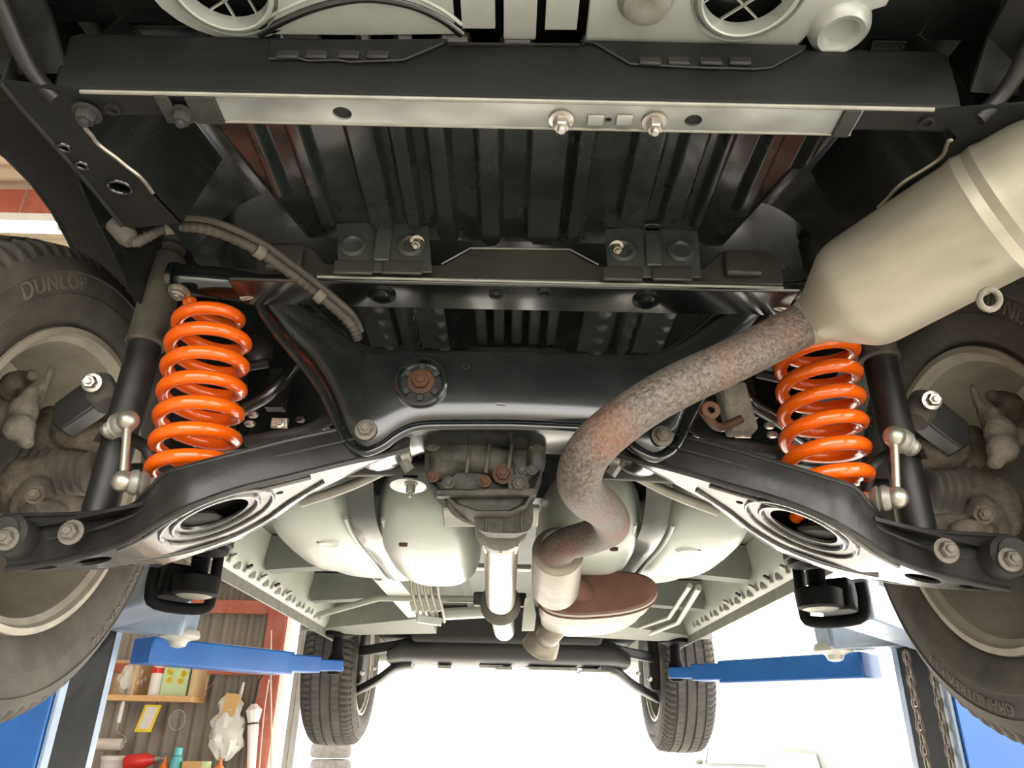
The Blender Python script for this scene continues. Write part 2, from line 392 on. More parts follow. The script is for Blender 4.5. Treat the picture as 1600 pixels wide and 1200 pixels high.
def make_wheel():
    root = empty('wheel', (0, 0, 0), car); root.location = (0, 0, 0); WPOS[root.name] = V(0, 0, 0)
    tyre_mesh().build('tyre', 'rubber', root, sharp=30, origin=(0, 0, 0))
    rim_mesh().build('rim', 'rim_alloy', root, sharp=30, origin=(0, 0, 0))
    for txt, sz, r, ph in (('DUNLOP', .034, .2830, R(-38)), ('GRANDTREK PT3', .024, .2880, R(118)), ('DUNLOP', .034, .2830, R(230))):
        letters(txt, sz, r, ph).build('raised_lettering', 'letter_rubber', root, 'raised lettering on the sidewall', origin=(0, 0, 0))
    b = MB(); b.lathe((-.052, 0, 0), (1, 0, 0), [(0, .15), (.006, .152), (.012, .15)], 48); b.lathe((-.05, 0, 0), (1, 0, 0), [(0, .075), (.03, .075), (.035, .06), (.06, .055)], 28)
    b.build('brake_disc', 'rim_dark', root, origin=(0, 0, 0))
    return root
def copy_tree(o, parent):
    c = o.copy(); COL.objects.link(c); c.parent = parent; WPOS[c.name] = WPOS[o.name].copy()
    for ch in list(o.children): copy_tree(ch, c)
    return c
w0 = make_wheel()
WS = [((-.79 + X0, 1.08, .345), 3.0, 0, 'rear wheel at the left with mud-dusted inner sidewall'), ((.79 + X0, 1.08, .345), 3.0, -87, 'rear wheel at the right behind the grey muffler'),
      ((-.785 + X0, 3.78, .30), 0, 20, 'distant front wheel at the left, tread facing the viewer'), ((.79 + X0, 3.78, .30), 0, 140, 'distant front wheel at the right, tread facing the viewer')]
wheels = [w0] + [copy_tree(w0, car) for _ in WS[1:]]
for o, (c, camb, spin, lb) in zip(wheels, WS):
    place(o, c, car); o['label'] = lb
    M = Matrix.Rotation(R(camb), 4, 'Y') @ Matrix.Rotation(R(spin), 4, 'X')
    if c[0] > 0: M = Matrix.Rotation(R(180), 4, 'Z') @ M
    o.rotation_euler = M.to_euler()
# ---------------------------------------------------------------- coil springs
def spring_path(sx):
    pts = []; N = 8.06; n = int(N * 28)
    zb, zt = .262, .574
    for i in range(n + 1):
        t = i / n; a = t * N * 2 * math.pi + 3.07
        e = smst(min(t / .10, 1)) ; e2 = smst(min((1 - t) / .19, 1))
        z = zb + (zt - zb) * (.018 + .964 * t) + 0
        rad = .0505 - .006 * (1 - e) - .017 * (1 - e2)
        cx = -.4225 - .022 * (z - .29) / .284
        pts.append(V(sx * cx, .952, 0) + V(rad * math.cos(a), rad * math.sin(a), z))
    return pts
for sx, lb in ((1, 'bright orange coil spring in full view at the left'), (-1, 'bright orange coil spring at the right, its top behind the exhaust')):
    MB().tube(spring_path(sx), .0098, 12).build('coil_spring', 'orange', car, lb)
# ---------------------------------------------------------------- suspension, both sides alike
ARMG = [(-.80, .160), (-.629, .178), (-.527, .192), (-.457, .203), (-.414, .222), (-.375, .239), (-.331, .264), (-.278, .288), (-.211, .320), (-.137, .350), (0, .41)]
def gz(x):
    for (x0, a), (x1, b) in zip(ARMG, ARMG[1:]):
        if x0 <= x <= x1: return a + (b - a) * (x - x0) / (x1 - x0)
    return .2
def arm_near(px, py):
    d = ray(px, py); lo_, hi_ = .3, 2.5
    for _ in range(50):
        k = (lo_ + hi_) / 2
        if d.z * k < gz(d.x * k): lo_ = k
        else: hi_ = k
    return d * lo_
NEARB = [(640, 700), (600, 711), (545, 722), (450, 745), (370, 765), (300, 790), (250, 815), (200, 845), (130, 868), (60, 882), (10, 889)]
NEART = [(610, 668), (570, 664), (525, 672), (450, 688), (380, 706), (300, 727), (258, 740), (232, 768), (200, 793), (130, 803), (20, 806)]
FARE = [(640, 700), (610, 712), (540, 745), (480, 775), (430, 810), (380, 840), (320, 862), (230, 882), (150, 890), (30, 893)]
nb = [arm_near(*p) for p in NEARB]; fe = [arm_near(*p) for p in FARE]
nb = smooth_path(nb, 4); fe = smooth_path(fe, 4)
nt_ = smooth_path([P(p[0], p[1], arm_near(*q).y + .004) for p, q in zip(NEART, NEARB)], 4)
PN = V(-.38, 0, 1).normalized()
def arm_pt(x, y): return V(x, y, gz(x))
def suspension(mir):
    sd = 'right' if mir else 'left'
    K = dict(mir=mir)
    arm = empty('lower_control_arm', (.40 if mir else -.40, .98, .26), car, 'black stamped lower control arm under the %s spring' % sd)
    # bottom plate with its real openings
    outl = nb + list(reversed(fe))[:-1]
    def oval(cx, cy, mx, my, nx, ny, n=26): return [arm_near(cx + mx * math.cos(a) + nx * math.sin(a), cy + my * math.cos(a) + ny * math.sin(a)) for a in [2 * math.pi * k / n for k in range(n)]]
    h1 = oval(335, 804, 53, -20, 7, 14); h2 = oval(146, 877, 29, -5, 2, 5, 18); h3 = oval(62, 888, 28, -2.5, 1, 2.6, 18); h4 = oval(437, 770, 6, -1.5, 1, 2.2, 12)
    MB().curved_plate(outl, [h1, h2, h3, h4], gz, .004, [-.14 - .02 * k for k in range(28)]).build('bottom_plate', 'arm_under', arm, **K)
    MB().curved_plate(outl, [], lambda x: gz(x) + .030, .003, [-.14 - .02 * k for k in range(28)]).build('arm_backing', 'rough_black', arm, **K)  # black sheet added above the bottom plate to keep its openings dark
    rb = MB()
    for ov, rr in (((336, 804, 67, -26, 9, 19), .0038), ((338, 806, 88, -34, 11, 25), .0028)):
        rb.tube([p - PN * .001 for p in oval(*ov)], rr, 8, closed=True)
    rb.build('pressed_rib', 'arm_under', arm, **K)
    for pts in ([(505, 752), (455, 782), (412, 812), (350, 842), (285, 862), (215, 874)], [(485, 745), (400, 766), (330, 784), (272, 808), (226, 838), (185, 858)]):
        MB().tube(smooth_path([arm_near(*p) - PN * .001 for p in pts], 5), .0030, 8).build('pressed_rib', 'arm_under', arm, **K)
    # near wall, rolled lip, far wall
    th = V(0, .005, 0); n = len(nb); wv = MB()
    wv.sheet(lambda u, v: nb[round(u * (n - 1))].lerp(nt_[round(u * (n - 1))], v) + V(0, -.004 * math.sin(math.pi * v), 0), n - 1, 6, th)
    wv.build('side_wall', 'arm_black', arm, **K)
    MB().tube(nt_, .0035, 8).build('rolled_edge', 'arm_black', arm, **K)
    MB().tube(nb, .0040, 8).build('rolled_edge', 'arm_black', arm, **K)
    m = len(fe); fw = MB()
    fw.sheet(lambda u, v: fe[round(u * (m - 1))] + V(0, .0, .045 * v), m - 1, 2, (0, -.004, 0)); fw.build('side_wall', 'arm_black', arm, **K)
    MB().lathe(arm_pt(-.425, .955) + PN * .008, PN, [(0, .058), (.004, .062), (.010, .058), (.014, .045)], 32).build('spring_seat', 'rough_black', arm, **K)
    fl = [V(x, y, z) for x, y, z in ((-.445, .885, .245), (-.455, .93, .252), (-.46, 1.05, .252), (-.64, .99, .235), (-.66, .955, .22), (-.58, .935, .232))]
    MB().plate(fl, [], (0, 0, .005)).build('damper_pan', 'arm_black', arm, **K)
    bolt(arm, P(112, 832, .912), (0, -1, 0), .0108, 'dirty_bolt', mir=mir, label='muddy damper bolt')
    MB().lathe(P(18, 838, .93), (0, -1, 0), [(-.02, .026), (.012, .026), (.016, .020), (.020, .020)], 24).build('bushing', 'rough_black', arm, **K)
    bolt(arm, P(12, 842, .905), (0, -1, 0), .010, 'dirty_bolt', mir=mir)
    # damper
    sh = empty('shock_absorber', (.536 if mir else -.536, 1.0, .27), car, 'black tubular shock absorber beside the %s spring' % sd)
    bt = P(157, 795, .985); tp = P(270, 385, 1.0); mid = bt.lerp(tp, .60); ax = (tp - bt).normalized(); L = (tp - bt).length
    MB().lathe(bt, ax, [(-.02, .020), (0, .0225), (L * .28, .0225), (L * .285, .0235), (L * .56, .0235), (L * .62, .0235)], 28).build('damper_tube', 'satin_black', sh, **K)
    MB().lathe(bt + ax * L * .575, ax, [(0, .0268), (.003, .0295), (.009, .0290), (.012, .0275), (L * .22, .0275), (L * .23, .0285), (L * .235, .028), (L * .36, .0265), (L * .365, .019), (L * .46, .016)], 28).build('dust_sleeve', 'dust_sleeve', sh, 'dusty grey sleeve', **K)
    MB().lathe(tp - ax * .03, ax, [(0, .017), (.008, .021), (.016, .017), (.024, .021), (.032, .017), (.04, .021), (.048, .016), (.09, .014)], 22).build('bump_stop', 'rubber', sh, **K)
    # stabiliser link
    lk = empty('stabilizer_link', (.482 if mir else -.482, .89, .27), car, 'shiny steel stabilizer link with two ball ends by the %s damper' % sd)
    a = P(200, 657, .89); c = P(192, 752, .89)
    for q, e in ((a, V(-.020, .016, -.002)), (c, V(.022, .014, .002))):
        MB().ball(q, .0138, 16).build('ball_joint', 'zinc', lk, **K)
        dd = Vector(e).normalized()
        MB().lathe(q + dd * .006, dd, [(0, .0125), (.004, .0155), (.009, .0165), (.013, .013), (.015, .0165), (.02, .014), (.024, .009), (.030, .008), (.034, .012), (.040, .012)], 22).build('ball_boot', 'steel_grey', lk, **K)
    MB().tube([a, c], .0052, 12).build('rod', 'zinc', lk, **K)
    # bracket to the damper and stabiliser bar end
    MB().bar(a + V(-.034, .03, -.004), P(165, 690, .99), .03, .006).build('link_bracket', 'gloss_black', sh, mir=mir)
    MB().tube(smooth_path([P(175, 668, .985), P(205, 685, .955), P(232, 705, .945), P(240, 745, .96), P(232, 800, 1.0)], 6), .0085, 12).build('stabilizer_arm', 'satin_black', car, mir=mir)
    # hub carrier group
    hub = empty('hub_carrier', (.70 if mir else -.70, 1.05, .35), car, 'dirty cast hub carrier inside the %s rear wheel' % sd)
    def lump(name, m, blobs, label=None):
        q = MB()
        for c_, r_, s_ in blobs: q.ball(c_, r_, 12, s_)
        o = q.build(name, m, hub, label, mir=mir, sharp=180)
        rm = o.modifiers.new('fuse', 'REMESH'); rm.mode = 'VOXEL'; rm.voxel_size = .004; rm.use_smooth_shade = True
        sm = o.modifiers.new('soften', 'SMOOTH'); sm.iterations = 3; sm.factor = .5
        return o
    lump('knuckle', 'dirt', [(P(130, 675, 1.06), .045, (1, 1, .8)), (P(75, 690, 1.08), .04, (1, 1, 1.5)), (P(50, 790, 1.04), .028, (1, 1, 1.6)), (P(60, 745, 1.06), .03, (1, 1, 1.3)),
                             (P(70, 800, 1.02), .022, (1.6, 1, .8)), (P(30, 760, 1.05), .03, (1, 1, 1.6)), (P(110, 790, 1.05), .025, (2, 1, .6)), (P(165, 650, 1.07), .03, (1, 1, .8))])
    lump('caliper', 'caliper', [(P(35, 645, .985), .024, (.9, .9, 1.1)), (P(30, 668, .975), .022, (1, .9, 1.0)), (P(45, 628, .99), .018, (.8, .9, 1.5)), (P(12, 650, .99), .02, (1, 1, .8)), (P(40, 690, .98), .0115, (1, 1, 1)), (P(62, 620, 1.0), .010, (.8, .9, 3.0)), (P(76, 590, 1.0), .008, (.8, .8, 3.2))], 'dusty grey brake caliper')
    lump('brake_hose_block', 'dirt', [(P(35, 590, 1.02), .014, (1.6, 1, .8)), (P(50, 587, 1.0), .010, (1, 1, 1)), (P(20, 605, 1.02), .02, (1, 1, 1.3)), (P(33, 612, 1.0), .008, (1, 1, 1))])
    bl = []
    L0 = P(150, 738, 1.08); L1 = P(48, 738, 1.08); ax2 = L1 - L0
    prof = []
    for k in range(9):
        t = k / 8; r = .030 + .014 * t
        prof += [(ax2.length * t, r), (ax2.length * (t + .04), r + .006), (ax2.length * (t + .075), r + .001)]
    MB().lathe(L0, ax2, prof, 30).build('drive_shaft_boot', 'boot', hub, 'ribbed rubber boot', mir=mir)
    MB().tube([P(150, 738, 1.08), V(-.12, 1.07, .365)], .013, 14).build('drive_shaft', 'satin_black', car, mir=mir)
    # upper link with its bolt
    ul = [P(148, 582, .985), P(172, 590, .985), P(170, 615, .985), P(140, 640, .985), P(92, 672, .985), P(78, 660, .985), P(84, 630, .985), P(125, 600, .985)]
    MB().plate(ul, [], (0, .035, 0)).build('upper_link', 'arm_black', hub, mir=mir, bevel=.003)
    MB().lathe(P(160, 612, .99), (.55, -.2, -.8), [(-.02, .020), (.0, .021), (.006, .023), (.012, .021), (.03, .016)], 22).build('link_bushing', 'rubber', hub, mir=mir)
    bolt(hub, P(144, 598, .955), (.1, -1, -.25), .0095, 'steel_shiny', mir=mir, L=.010)
    bolt(hub, P(55, 773, 1.0), (.3, -1, -.2), .009, 'dirt', mir=mir)
def clutter(mir):
    K = dict(mir=mir)
    ll = empty('lateral_link', (.30 if mir else -.30, 1.06, .4), car, 'black lateral link half hidden behind the %s spring' % ('right' if mir else 'left'))
    MB().tube(smooth_path([P(300, 690, 1.10), P(380, 640, 1.08), P(425, 612, 1.07), P(470, 560, 1.08)], 6), .011, 12).build('link_tube', 'gloss_black', ll, **K)
    MB().lathe(P(405, 545, 1.08), (.2, -1, .1), [(-.02, .020), (0, .022), (.012, .022), (.016, .012)], 20).build('link_bush', 'satin_black', ll, **K)
    MB().tube([P(372, 575, 1.06), P(420, 567, 1.06)], .008, 10).build('link_arm', 'satin_black', ll, **K)
    MB().box(P(437, 661, 1.04), (.026, .006, .016)).build('clip_plate', 'zinc', ll, bevel=.002, **K)
    bolt(ll, P(437, 661, 1.036), (0, -1, 0), .005, 'zinc', mir=mir)
    MB().tube(smooth_path([P(385, 690, 1.03), P(430, 682, 1.02), P(480, 672, 1.02), P(545, 640, 1.06)], 6), .009, 12).build('cable_sleeve', 'rough_black', ll, **K)
    for px, py in ((395, 648), (390, 662), (470, 655), (510, 668)): MB().ball(P(px, py, 1.05), .007, 8, (1.3, 1, .8)).build('clip', 'zinc' if px < 400 else 'gloss_black', ll, **K)
    MB().bar(P(430, 640, 1.12), P(440, 580, 1.12), .03, .02).build('mount_leg', 'satin_black', ll, **K)
    MB().bar(P(612, 690, 1.0), P(640, 735, 1.02), .010, .012).build('arm_hinge_leg', 'steel_grey', ll, **K)
    MB().box(P(618, 712, 1.0), (.045, .03, .010)).build('arm_hinge_plate', 'steel_grey', ll, bevel=.003, **K)
    MB().tube(smooth_path([P(470, 785, 1.14), P(540, 762, 1.12), P(600, 735, 1.10), P(620, 722, 1.09)], 5), .008, 10).build('parking_cable', 'steel_grey', ll, **K)
for mir in (False, True): suspension(mir); clutter(mir)
# ---------------------------------------------------------------- rear subframe
sub = empty('rear_subframe', (0, .98, .36), car, 'glossy black rear suspension subframe beam with curved ends')
NP = [((800, 535), (800, 664), .915, .13), ((720, 536), (720, 664), .915, .13), ((660, 537), (655, 666), .915, .13), ((620, 537), (622, 678), .915, .125), ((595, 536), (595, 697), .917, .115),
      ((575, 532), (566, 706), .92, .10), ((556, 522), (538, 690), .925, .095), ((538, 508), (520, 650), .93, .09), ((515, 488), (498, 606), .935, .085),
      ((488, 462), (470, 568), .94, .08), ((460, 440), (438, 530), .94, .07), ((432, 424), (408, 488), .94, .06), ((400, 414), (392, 462), .938, .055), ((350, 408), (345, 452), .935, .05), ((262, 400), (262, 446), .932, .048)]
half = []
for t, b_, y, dp in NP:
    p, q = P(*t, y), P(*b_, y); u = (p - q); half.append((p, q, y, dp))
def interp(rows, n=4):
    cs = [smooth_path([r[i] for r in rows], n) for i in (0, 1)]
    ys = [rows[min(i // n, len(rows) - 1)] for i in range(len(cs[0]))]
    out = []
    for i in range(len(cs[0])):
        k = min(i // n, len(rows) - 2); t = i / n - k
        out.append((cs[0][i], cs[1][i], rows[k][3] + (rows[k + 1][3] - rows[k][3]) * t))
    return out
hr = interp(half)
cx0 = hr[0][0].x
rings = []
for p, q, dp in reversed(hr): rings.append((V(p.x - cx0, p.y, p.z), V(q.x - cx0, q.y, q.z), dp))
rings += [(V(-p.x, p.y, p.z), V(-q.x, q.y, q.z), dp) for p, q, dp in reversed(rings[:-1])]
lr = []
for i, (p, q, dp) in enumerate(rings):
    t = min(i, len(rings) - 1 - i) / (len(rings) - 1) * 2
    e = 1.0 - .62 * smst((t - .30) / .35)
    lr.append(supr((p + q) / 2 + V(0, dp / 2, 0), (p - q).normalized(), V(0, 1, 0), (p - q).length / 2, dp / 2, 32, e))
MB().loft(lr).build('beam', 'gloss_black', sub, sharp=180)
lip = [q + V(0, .003, .0) for p, q, dp in rings[9:-9]]
MB().tube(lip, .0055, 10).build('welded_lip', 'gloss_black', sub)
for s in (-1, 1):
    # open tube mouth at the end with a cap bolt, weld seam, pivot bolt
    e = rings[0]; c = (e[0] + e[1]) / 2 + V(0, e[2] / 2, 0); c.x *= -s if s == 1 else 1; 
    c.x = s * abs(c.x)
    MB().lathe(c, (s, 0, 0), [(-.004, .0265), (.004, .0265), (.004, .021), (.0, .021), (-.0, .005)], 26).build('end_collar', 'gloss_black', sub)
    b1 = P(279, 461, .935); b1.x = s * abs(b1.x)
    bolt(sub, b1 + V(0, 0, .006), (0, -.3, -1), .011, 'zinc', washer=True)
    wd = smooth_path([P(378, 468, .93), P(400, 462, .925), P(425, 452, .928)], 4); wd = [V(s * abs(p.x), p.y - .002, p.z) for p in wd]
    MB().tube(wd, .005, 8, flat=.6).build('weld_seam', 'zinc', sub, 'bare silver weld bead')
    pb = P(567, 672, .918); pb.x = s * abs(pb.x) + .004
    bolt(sub, pb + V(0, -.0, 0), (0, -1, 0), .0100, 'dirty_bolt', label='pivot bolt')
    MB().lathe(V(s * .475, .965, .655), (0, 0, 1), [(0, .020), (.01, .024), (.03, .024), (.06, .026)], 24).build('body_mount', 'rough_black', sub)
# differential mount bushing on the near face
bc = P(658, 598, .913)
MB().lathe(bc, (0, -1, 0), [(-.01, .0365), (.006, .0365), (.0085, .034), (.0085, .0315), (.002, .031), (-.004, .030)], 44, cap=False).build('bushing_ring', 'gloss_black', sub)
MB().lathe(bc, (0, -1, 0), [(-.01, .0308), (-.003, .0308), (-.001, .022), (.003, .018), (.0035, .010)], 40).build('bushing_rubber', 'rough_black', sub, 'rubber bushing with moulded marks')
for a in (35, 90, 145, 215, 270, 325):
    MB().box(bc + V(.0235 * math.cos(R(a)), -.002, .0235 * math.sin(R(a))), (.009, .004, .009), M=Matrix.Rotation(-R(a), 3, 'Y')).build('rubber_web', 'satin_black', sub, bevel=.001)
bolt(sub, bc + V(0, -.002, 0), (0, -1, 0), .0125, 'rust_bolt', label='rusty hex bolt in the bushing', L=.009)
for q in ((728, 573), (727, 600)):
    MB().lathe(P(*q, .915), (0, -1, 0), [(-.004, .0032), (.0008, .0048), (.0015, .0034), (-.003, .0028)], 14).build('drain_hole', 'void_black', sub)
MB().bar(P(776, 631, .914), P(790, 632, .914), .002, .0016).build('scratch_mark', 'zinc', sub)
# ---------------------------------------------------------------- body: rear end panel overhead
def xspan(px, py, Z): return PZ(px, py, Z).x
rp = empty('rear_valance', (0, .45, .64), car, 'bright silver pressed panel at the very rear, with round vents')
ZP = .632; YE = PZ(800, 67, ZP).y
def vent(px, py, r, bars):
    c = PZ(px, py, ZP); c.z = ZP
    MB().lathe(c, (0, 0, -1), [(-.012, r * 1.0), (.004, r * 1.02), (.005, r * 1.06), (.003, r * 1.14), (-.006, r * 1.17), (-.006, r * 1.21), (.003, r * 1.24), (-.004, r * 1.30)], 48, cap=False).build('vent_ring', 'silver_panel', rp)
    MB().lathe(c + V(0, 0, .035), (0, 0, 1), [(0, r * 1.2), (.004, r * 1.2)], 36).build('vent_back', 'rough_black', rp)
    for a, off in bars:
        d = V(math.cos(R(a)), math.sin(R(a)), 0); nrm = V(-d.y, d.x, 0)
        h = math.sqrt(max(r * r - off * off, 0))
        MB().bar(c + nrm * off - d * h + V(0, 0, .012), c + nrm * off + d * h + V(0, 0, .012), .0016, .003).build('vent_bar', 'wire_mesh', rp)
    for k in (-1, 1):
        MB().bar(c + V(-r, k * r * .35, .024), c + V(r, k * r * .35, .024), .016, .004).build('vent_slat', 'steel_grey', rp)
    return c, r * 1.27
c1, q1 = vent(345, -22, .0425, [(78, -.012), (78, .012), (-30, .018), (-30, -.022)])
c2, q2 = vent(1172, -12, .0420, [(40, -.012), (40, .016), (-42, -.010), (-42, .018)])
y0 = .34
def sp(px, py): p = PZ(px, py, ZP); return V(p.x, p.y, ZP)
xl = sp(268, 0).x; xr = sp(1390, 0).x
def panel(name, pts, holes=(), t=.004, m='silver_panel', dz=0.0, bev=.0015):
    pts = [V(p.x, p.y, p.z + dz) for p in pts]
    return MB().plate(pts, list(holes), (0, 0, t)).build(name, m, rp, bevel=bev)
hole1 = ellipse(c1, (q1 * .99, 0, 0), (0, q1 * .99, 0), 40); hole2 = ellipse(c2, (q2 * .99, 0, 0), (0, q2 * .99, 0), 40)
panel('pressed_panel', [V(xl, y0, ZP), V(xl, c1.y, ZP), *[c1 + V(1.35 * q1 * math.cos(R(a)), 1.12 * q1 * math.sin(R(a)), 0) for a in range(170, 40, -15)], sp(380, 53), sp(560, 55), sp(711, 53), V(sp(711, 53).x, y0, ZP)], [hole1])
panel('pressed_panel', [V(sp(914, 60).x, y0, ZP), sp(914, 66), sp(1060, 68), sp(1245, 73), sp(1262, 55), sp(1320, 30), V(xr, sp(1390, 10).y, ZP), V(xr, y0, ZP)], [hole2])
for a, b, ye, dz in ((722, 774, 46, .0), (787, 837, 62, -.001), (851, 901, 48, .0)):
    panel('pressed_strip', [V(sp(a, ye).x, y0, ZP), sp(a, ye), sp(b, ye), V(sp(b, ye).x, y0, ZP)], dz=dz)
MB().box((0, .42, ZP + .03), (.95, .24, .006)).build('backing_sheet', 'gloss_black', rp)  # black stands in for the shade between the pressed strips
arc = smooth_path([sp(405, 54), sp(440, 34), sp(500, 10), sp(570, -2), sp(640, 8), sp(690, 30), sp(722, 54)], 5)
MB().tube([p + V(0, 0, .001) for p in arc], .0045, 10).build('pressed_arc', 'gloss_black', rp)  # black paints the shadow line along the pressed ridge
MB().tube([p + V(0, -.011, .001) for p in arc], .0022, 8).build('pressed_arc', 'silver_panel', rp)
cc = sp(1010, -2)
MB().lathe(cc, (0, 0, -1), [(-.004, .028), (.0, .0275), (.010, .022), (.012, .016), (.010, .006)], 32).build('round_boss', 'steel_grey', rp)
cc = sp(1312, 44)
MB().lathe(cc, (0, 0, -1), [(-.006, .030), (.004, .028), (.010, .022), (.008, .017), (.0, .014), (-.002, .003)], 32).build('round_boss', 'silver_panel', rp)
# rear cross member: near face, step flanges, bottom strip with painted reflection
xm = empty('rear_cross_member', (0, .55, .55), car, 'black rear cross member with a long silver strip of painted reflection underneath')
ZB = .55
def bz(px, py): return PZ(px, py, ZB)
L0, L1 = bz(118, 152), bz(1500, 180)
xa, xb = L0.x - .02, L1.x + .0
yn, yf = .529, .5615
prof = [(yn, ZB + .002), (yn - .003, ZB + .02), (yn - .004, ZP - .012), (yn + .006, ZP + .004), (yf + .01, ZP + .004), (yf, ZB + .002)]
MB().loft([[V(x, y, z) for y, z in prof] for x in (xa, xa + .03, xb - .03, xb)]).build('beam', 'matte_black', xm, bevel=.004)
def hole(px, py, rx, ry): c = bz(px, py); return ellipse(V(c.x, c.y, ZB - .002), (rx, 0, 0), (0, ry, 0), 18)
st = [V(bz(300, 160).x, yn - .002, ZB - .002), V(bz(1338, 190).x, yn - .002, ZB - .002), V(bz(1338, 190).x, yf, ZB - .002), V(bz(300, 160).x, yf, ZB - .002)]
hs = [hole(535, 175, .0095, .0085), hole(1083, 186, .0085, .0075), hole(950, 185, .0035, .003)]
MB().plate(st, hs, (0, 0, .003)).build('underside_strip', 'beam_sheen', xm, 'silver-grey strip painted as reflected floor light')
for h in hs: MB().plate([p + V(0, 0, .0028) for p in h], [], (0, 0, .001)).build('strip_hole', 'void_black', xm)
e1 = MB(); e1.tube([V(xa + .03, yn - .002, ZB - .002), V(xb - .03, yn - .002, ZB - .002)], .0022, 8); e1.build('folded_edge', 'steel_grey', xm)
e1 = MB(); e1.tube([V(bz(300, 160).x, yf, ZB - .002), V(bz(1338, 190).x, yf, ZB - .002)], .0016, 8); e1.build('folded_edge', 'steel_grey', xm)
for a, b in ((255, 275), (300, 345), (1318, 1345)):
    A, B = bz(a, 170), bz(b, 170)
    MB().box(((A.x + B.x) / 2, (yn + yf) / 2, ZB - .003), (B.x - A.x, yf - yn + .002, .005)).build('strap_plate', 'rough_black', xm, bevel=.001)
for px, py, r, m in ((877, 183, .0085, 'steel_shiny'), (1022, 186, .0085, 'zinc'), (287, 174, .0085, 'rough_black'), (138, 172, .0095, 'rough_black')):
    q = bz(px, py); bolt(xm, V(q.x, q.y, ZB - .003), (0, 0, -1), r, m, L=.010)
for px, py in ((1447, 191), (176, 170)):
    q = bz(px, py); MB().lathe(V(q.x, q.y, ZB + .004), (0, 0, -1), [(0, .0068), (.006, .0072), (.0065, .005), (.003, .004)], 16).build('strip_hole', 'void_black', xm)
for px in (930, 975): q = bz(px, 184); MB().box((q.x, q.y, ZB - .003), (.016, .013, .003)).build('weld_tab', 'beam_sheen', xm, bevel=.001)
yq = yn - .006
def fz(px, py): return P(px, py, yq)
for pts in ([(420, 62), (420, 92), (470, 92), (480, 95), (530, 94), (545, 97), (630, 94), (692, 68), (700, 60)], [(905, 62), (930, 68), (985, 100), (1060, 104), (1100, 106), (1180, 108), (1205, 106), (1255, 78), (1262, 70)]):
    MB().plate([fz(*p) for p in pts], [], (0, .003, 0)).build('step_flange', 'matte_black', xm, bevel=.001)
    MB().tube([fz(*p) for p in pts[1:-1]], .0011, 6).build('folded_edge', 'satin_black', xm)
for p0 in (450, 495, 545, 590, 1015, 1060, 1110, 1155): MB().box(fz(p0, 88 if p0 < 800 else 98) + V(0, -.002, 0), (.022, .004, .010)).build('pressed_pad', 'satin_black', xm, bevel=.002)
MB().bar(fz(700, 69), fz(905, 70), .002, .002).build('folded_edge', 'satin_black', xm)
# outer end caps of the tail: bumper underside each side
for s in (-1, 1):
    q = MB()
    q.plate([V(s * .43, .30, .625), V(s * .45, .50, .615), V(s * .44, .53, .575), V(s * .52, .535, .575), V(s * .60, .57, .60), V(s * .72, .50, .60), V(s * .88, .45, .60), V(s * .88, .30, .60)], [], (0, 0, .006))
    q.build('bumper_underside', 'matte_black', car)
    MB().tube(smooth_path([V(s * .47, .40, .606), V(s * .475, .46, .600), V(s * .468, .515, .570), V(s * .445, .538, .548)], 5), .008, 10).build('bumper_seam', 'satin_black', car)
# ---------------------------------------------------------------- trunk floor pressing with ribs
ZF = .66
RIBS = []      # x centre, half width, y start, y end (proud of the sheet, towards the viewer)
for a, b, ye in ((395, 415, 300), (455, 482, 345), (545, 590, 345), (612, 640, 345), (668, 700, 372), (745, 782, 372), (828, 890, 372), (902, 930, 372), (992, 1040, 338), (1068, 1106, 345), (1130, 1146, 350), (1196, 1222, 330), (1268, 1284, 300)):
    A, B = PZ(a, 208, ZF), PZ(b, 208, ZF); RIBS.append(((A.x + B.x) / 2, (B.x - A.x) / 2, .50, PZ((a + b) / 2, ye, ZF).y))
def floor_z(x, y):
    d = 0
    for xc, hw, ya, yb in RIBS:
        dy = max(0, y - (yb - hw)); rr = math.hypot(x - xc, dy)
        d = max(d, smst((hw + .004 - rr) / .007))
    return ZF - .017 * d
tf = empty('trunk_floor', (0, .75, ZF), car, 'glossy black pressed trunk floor with lengthwise ribs')
def xw(y): return .388 - (y - .6) * .28
MB().sheet(lambda u, v: (lambda y: (lambda x: V(x, y, floor_z(x, y)))(-xw(y) + 2 * xw(y) * u))(.545 + .36 * v), 420, 60, (0, 0, .002)).build('floor_sheet', 'floor_black', tf, sharp=50)
for s in (-1, 1):                              # sloping flanks of the floor tub down to the frame rails
    MB().sheet(lambda u, v: (lambda y: V(s * (xw(y) + (.445 - .10 * (y - .55) - xw(y)) * u), y, ZF - .012 * u - .09 * u * u))(.535 + .27 * v), 10, 14, (0, 0, .002)).build('floor_flank', 'gloss_black', tf, sharp=60)
    MB().tube([V(s * xw(y), y, ZF - .001) for y in (.55, .65, .75, .85, .9)], .0018, 6).build('floor_crease', 'satin_black', tf)
MB().box((0, .98, .73), (1.1, .95, .01)).build('floor_backing', 'floor_black', tf)
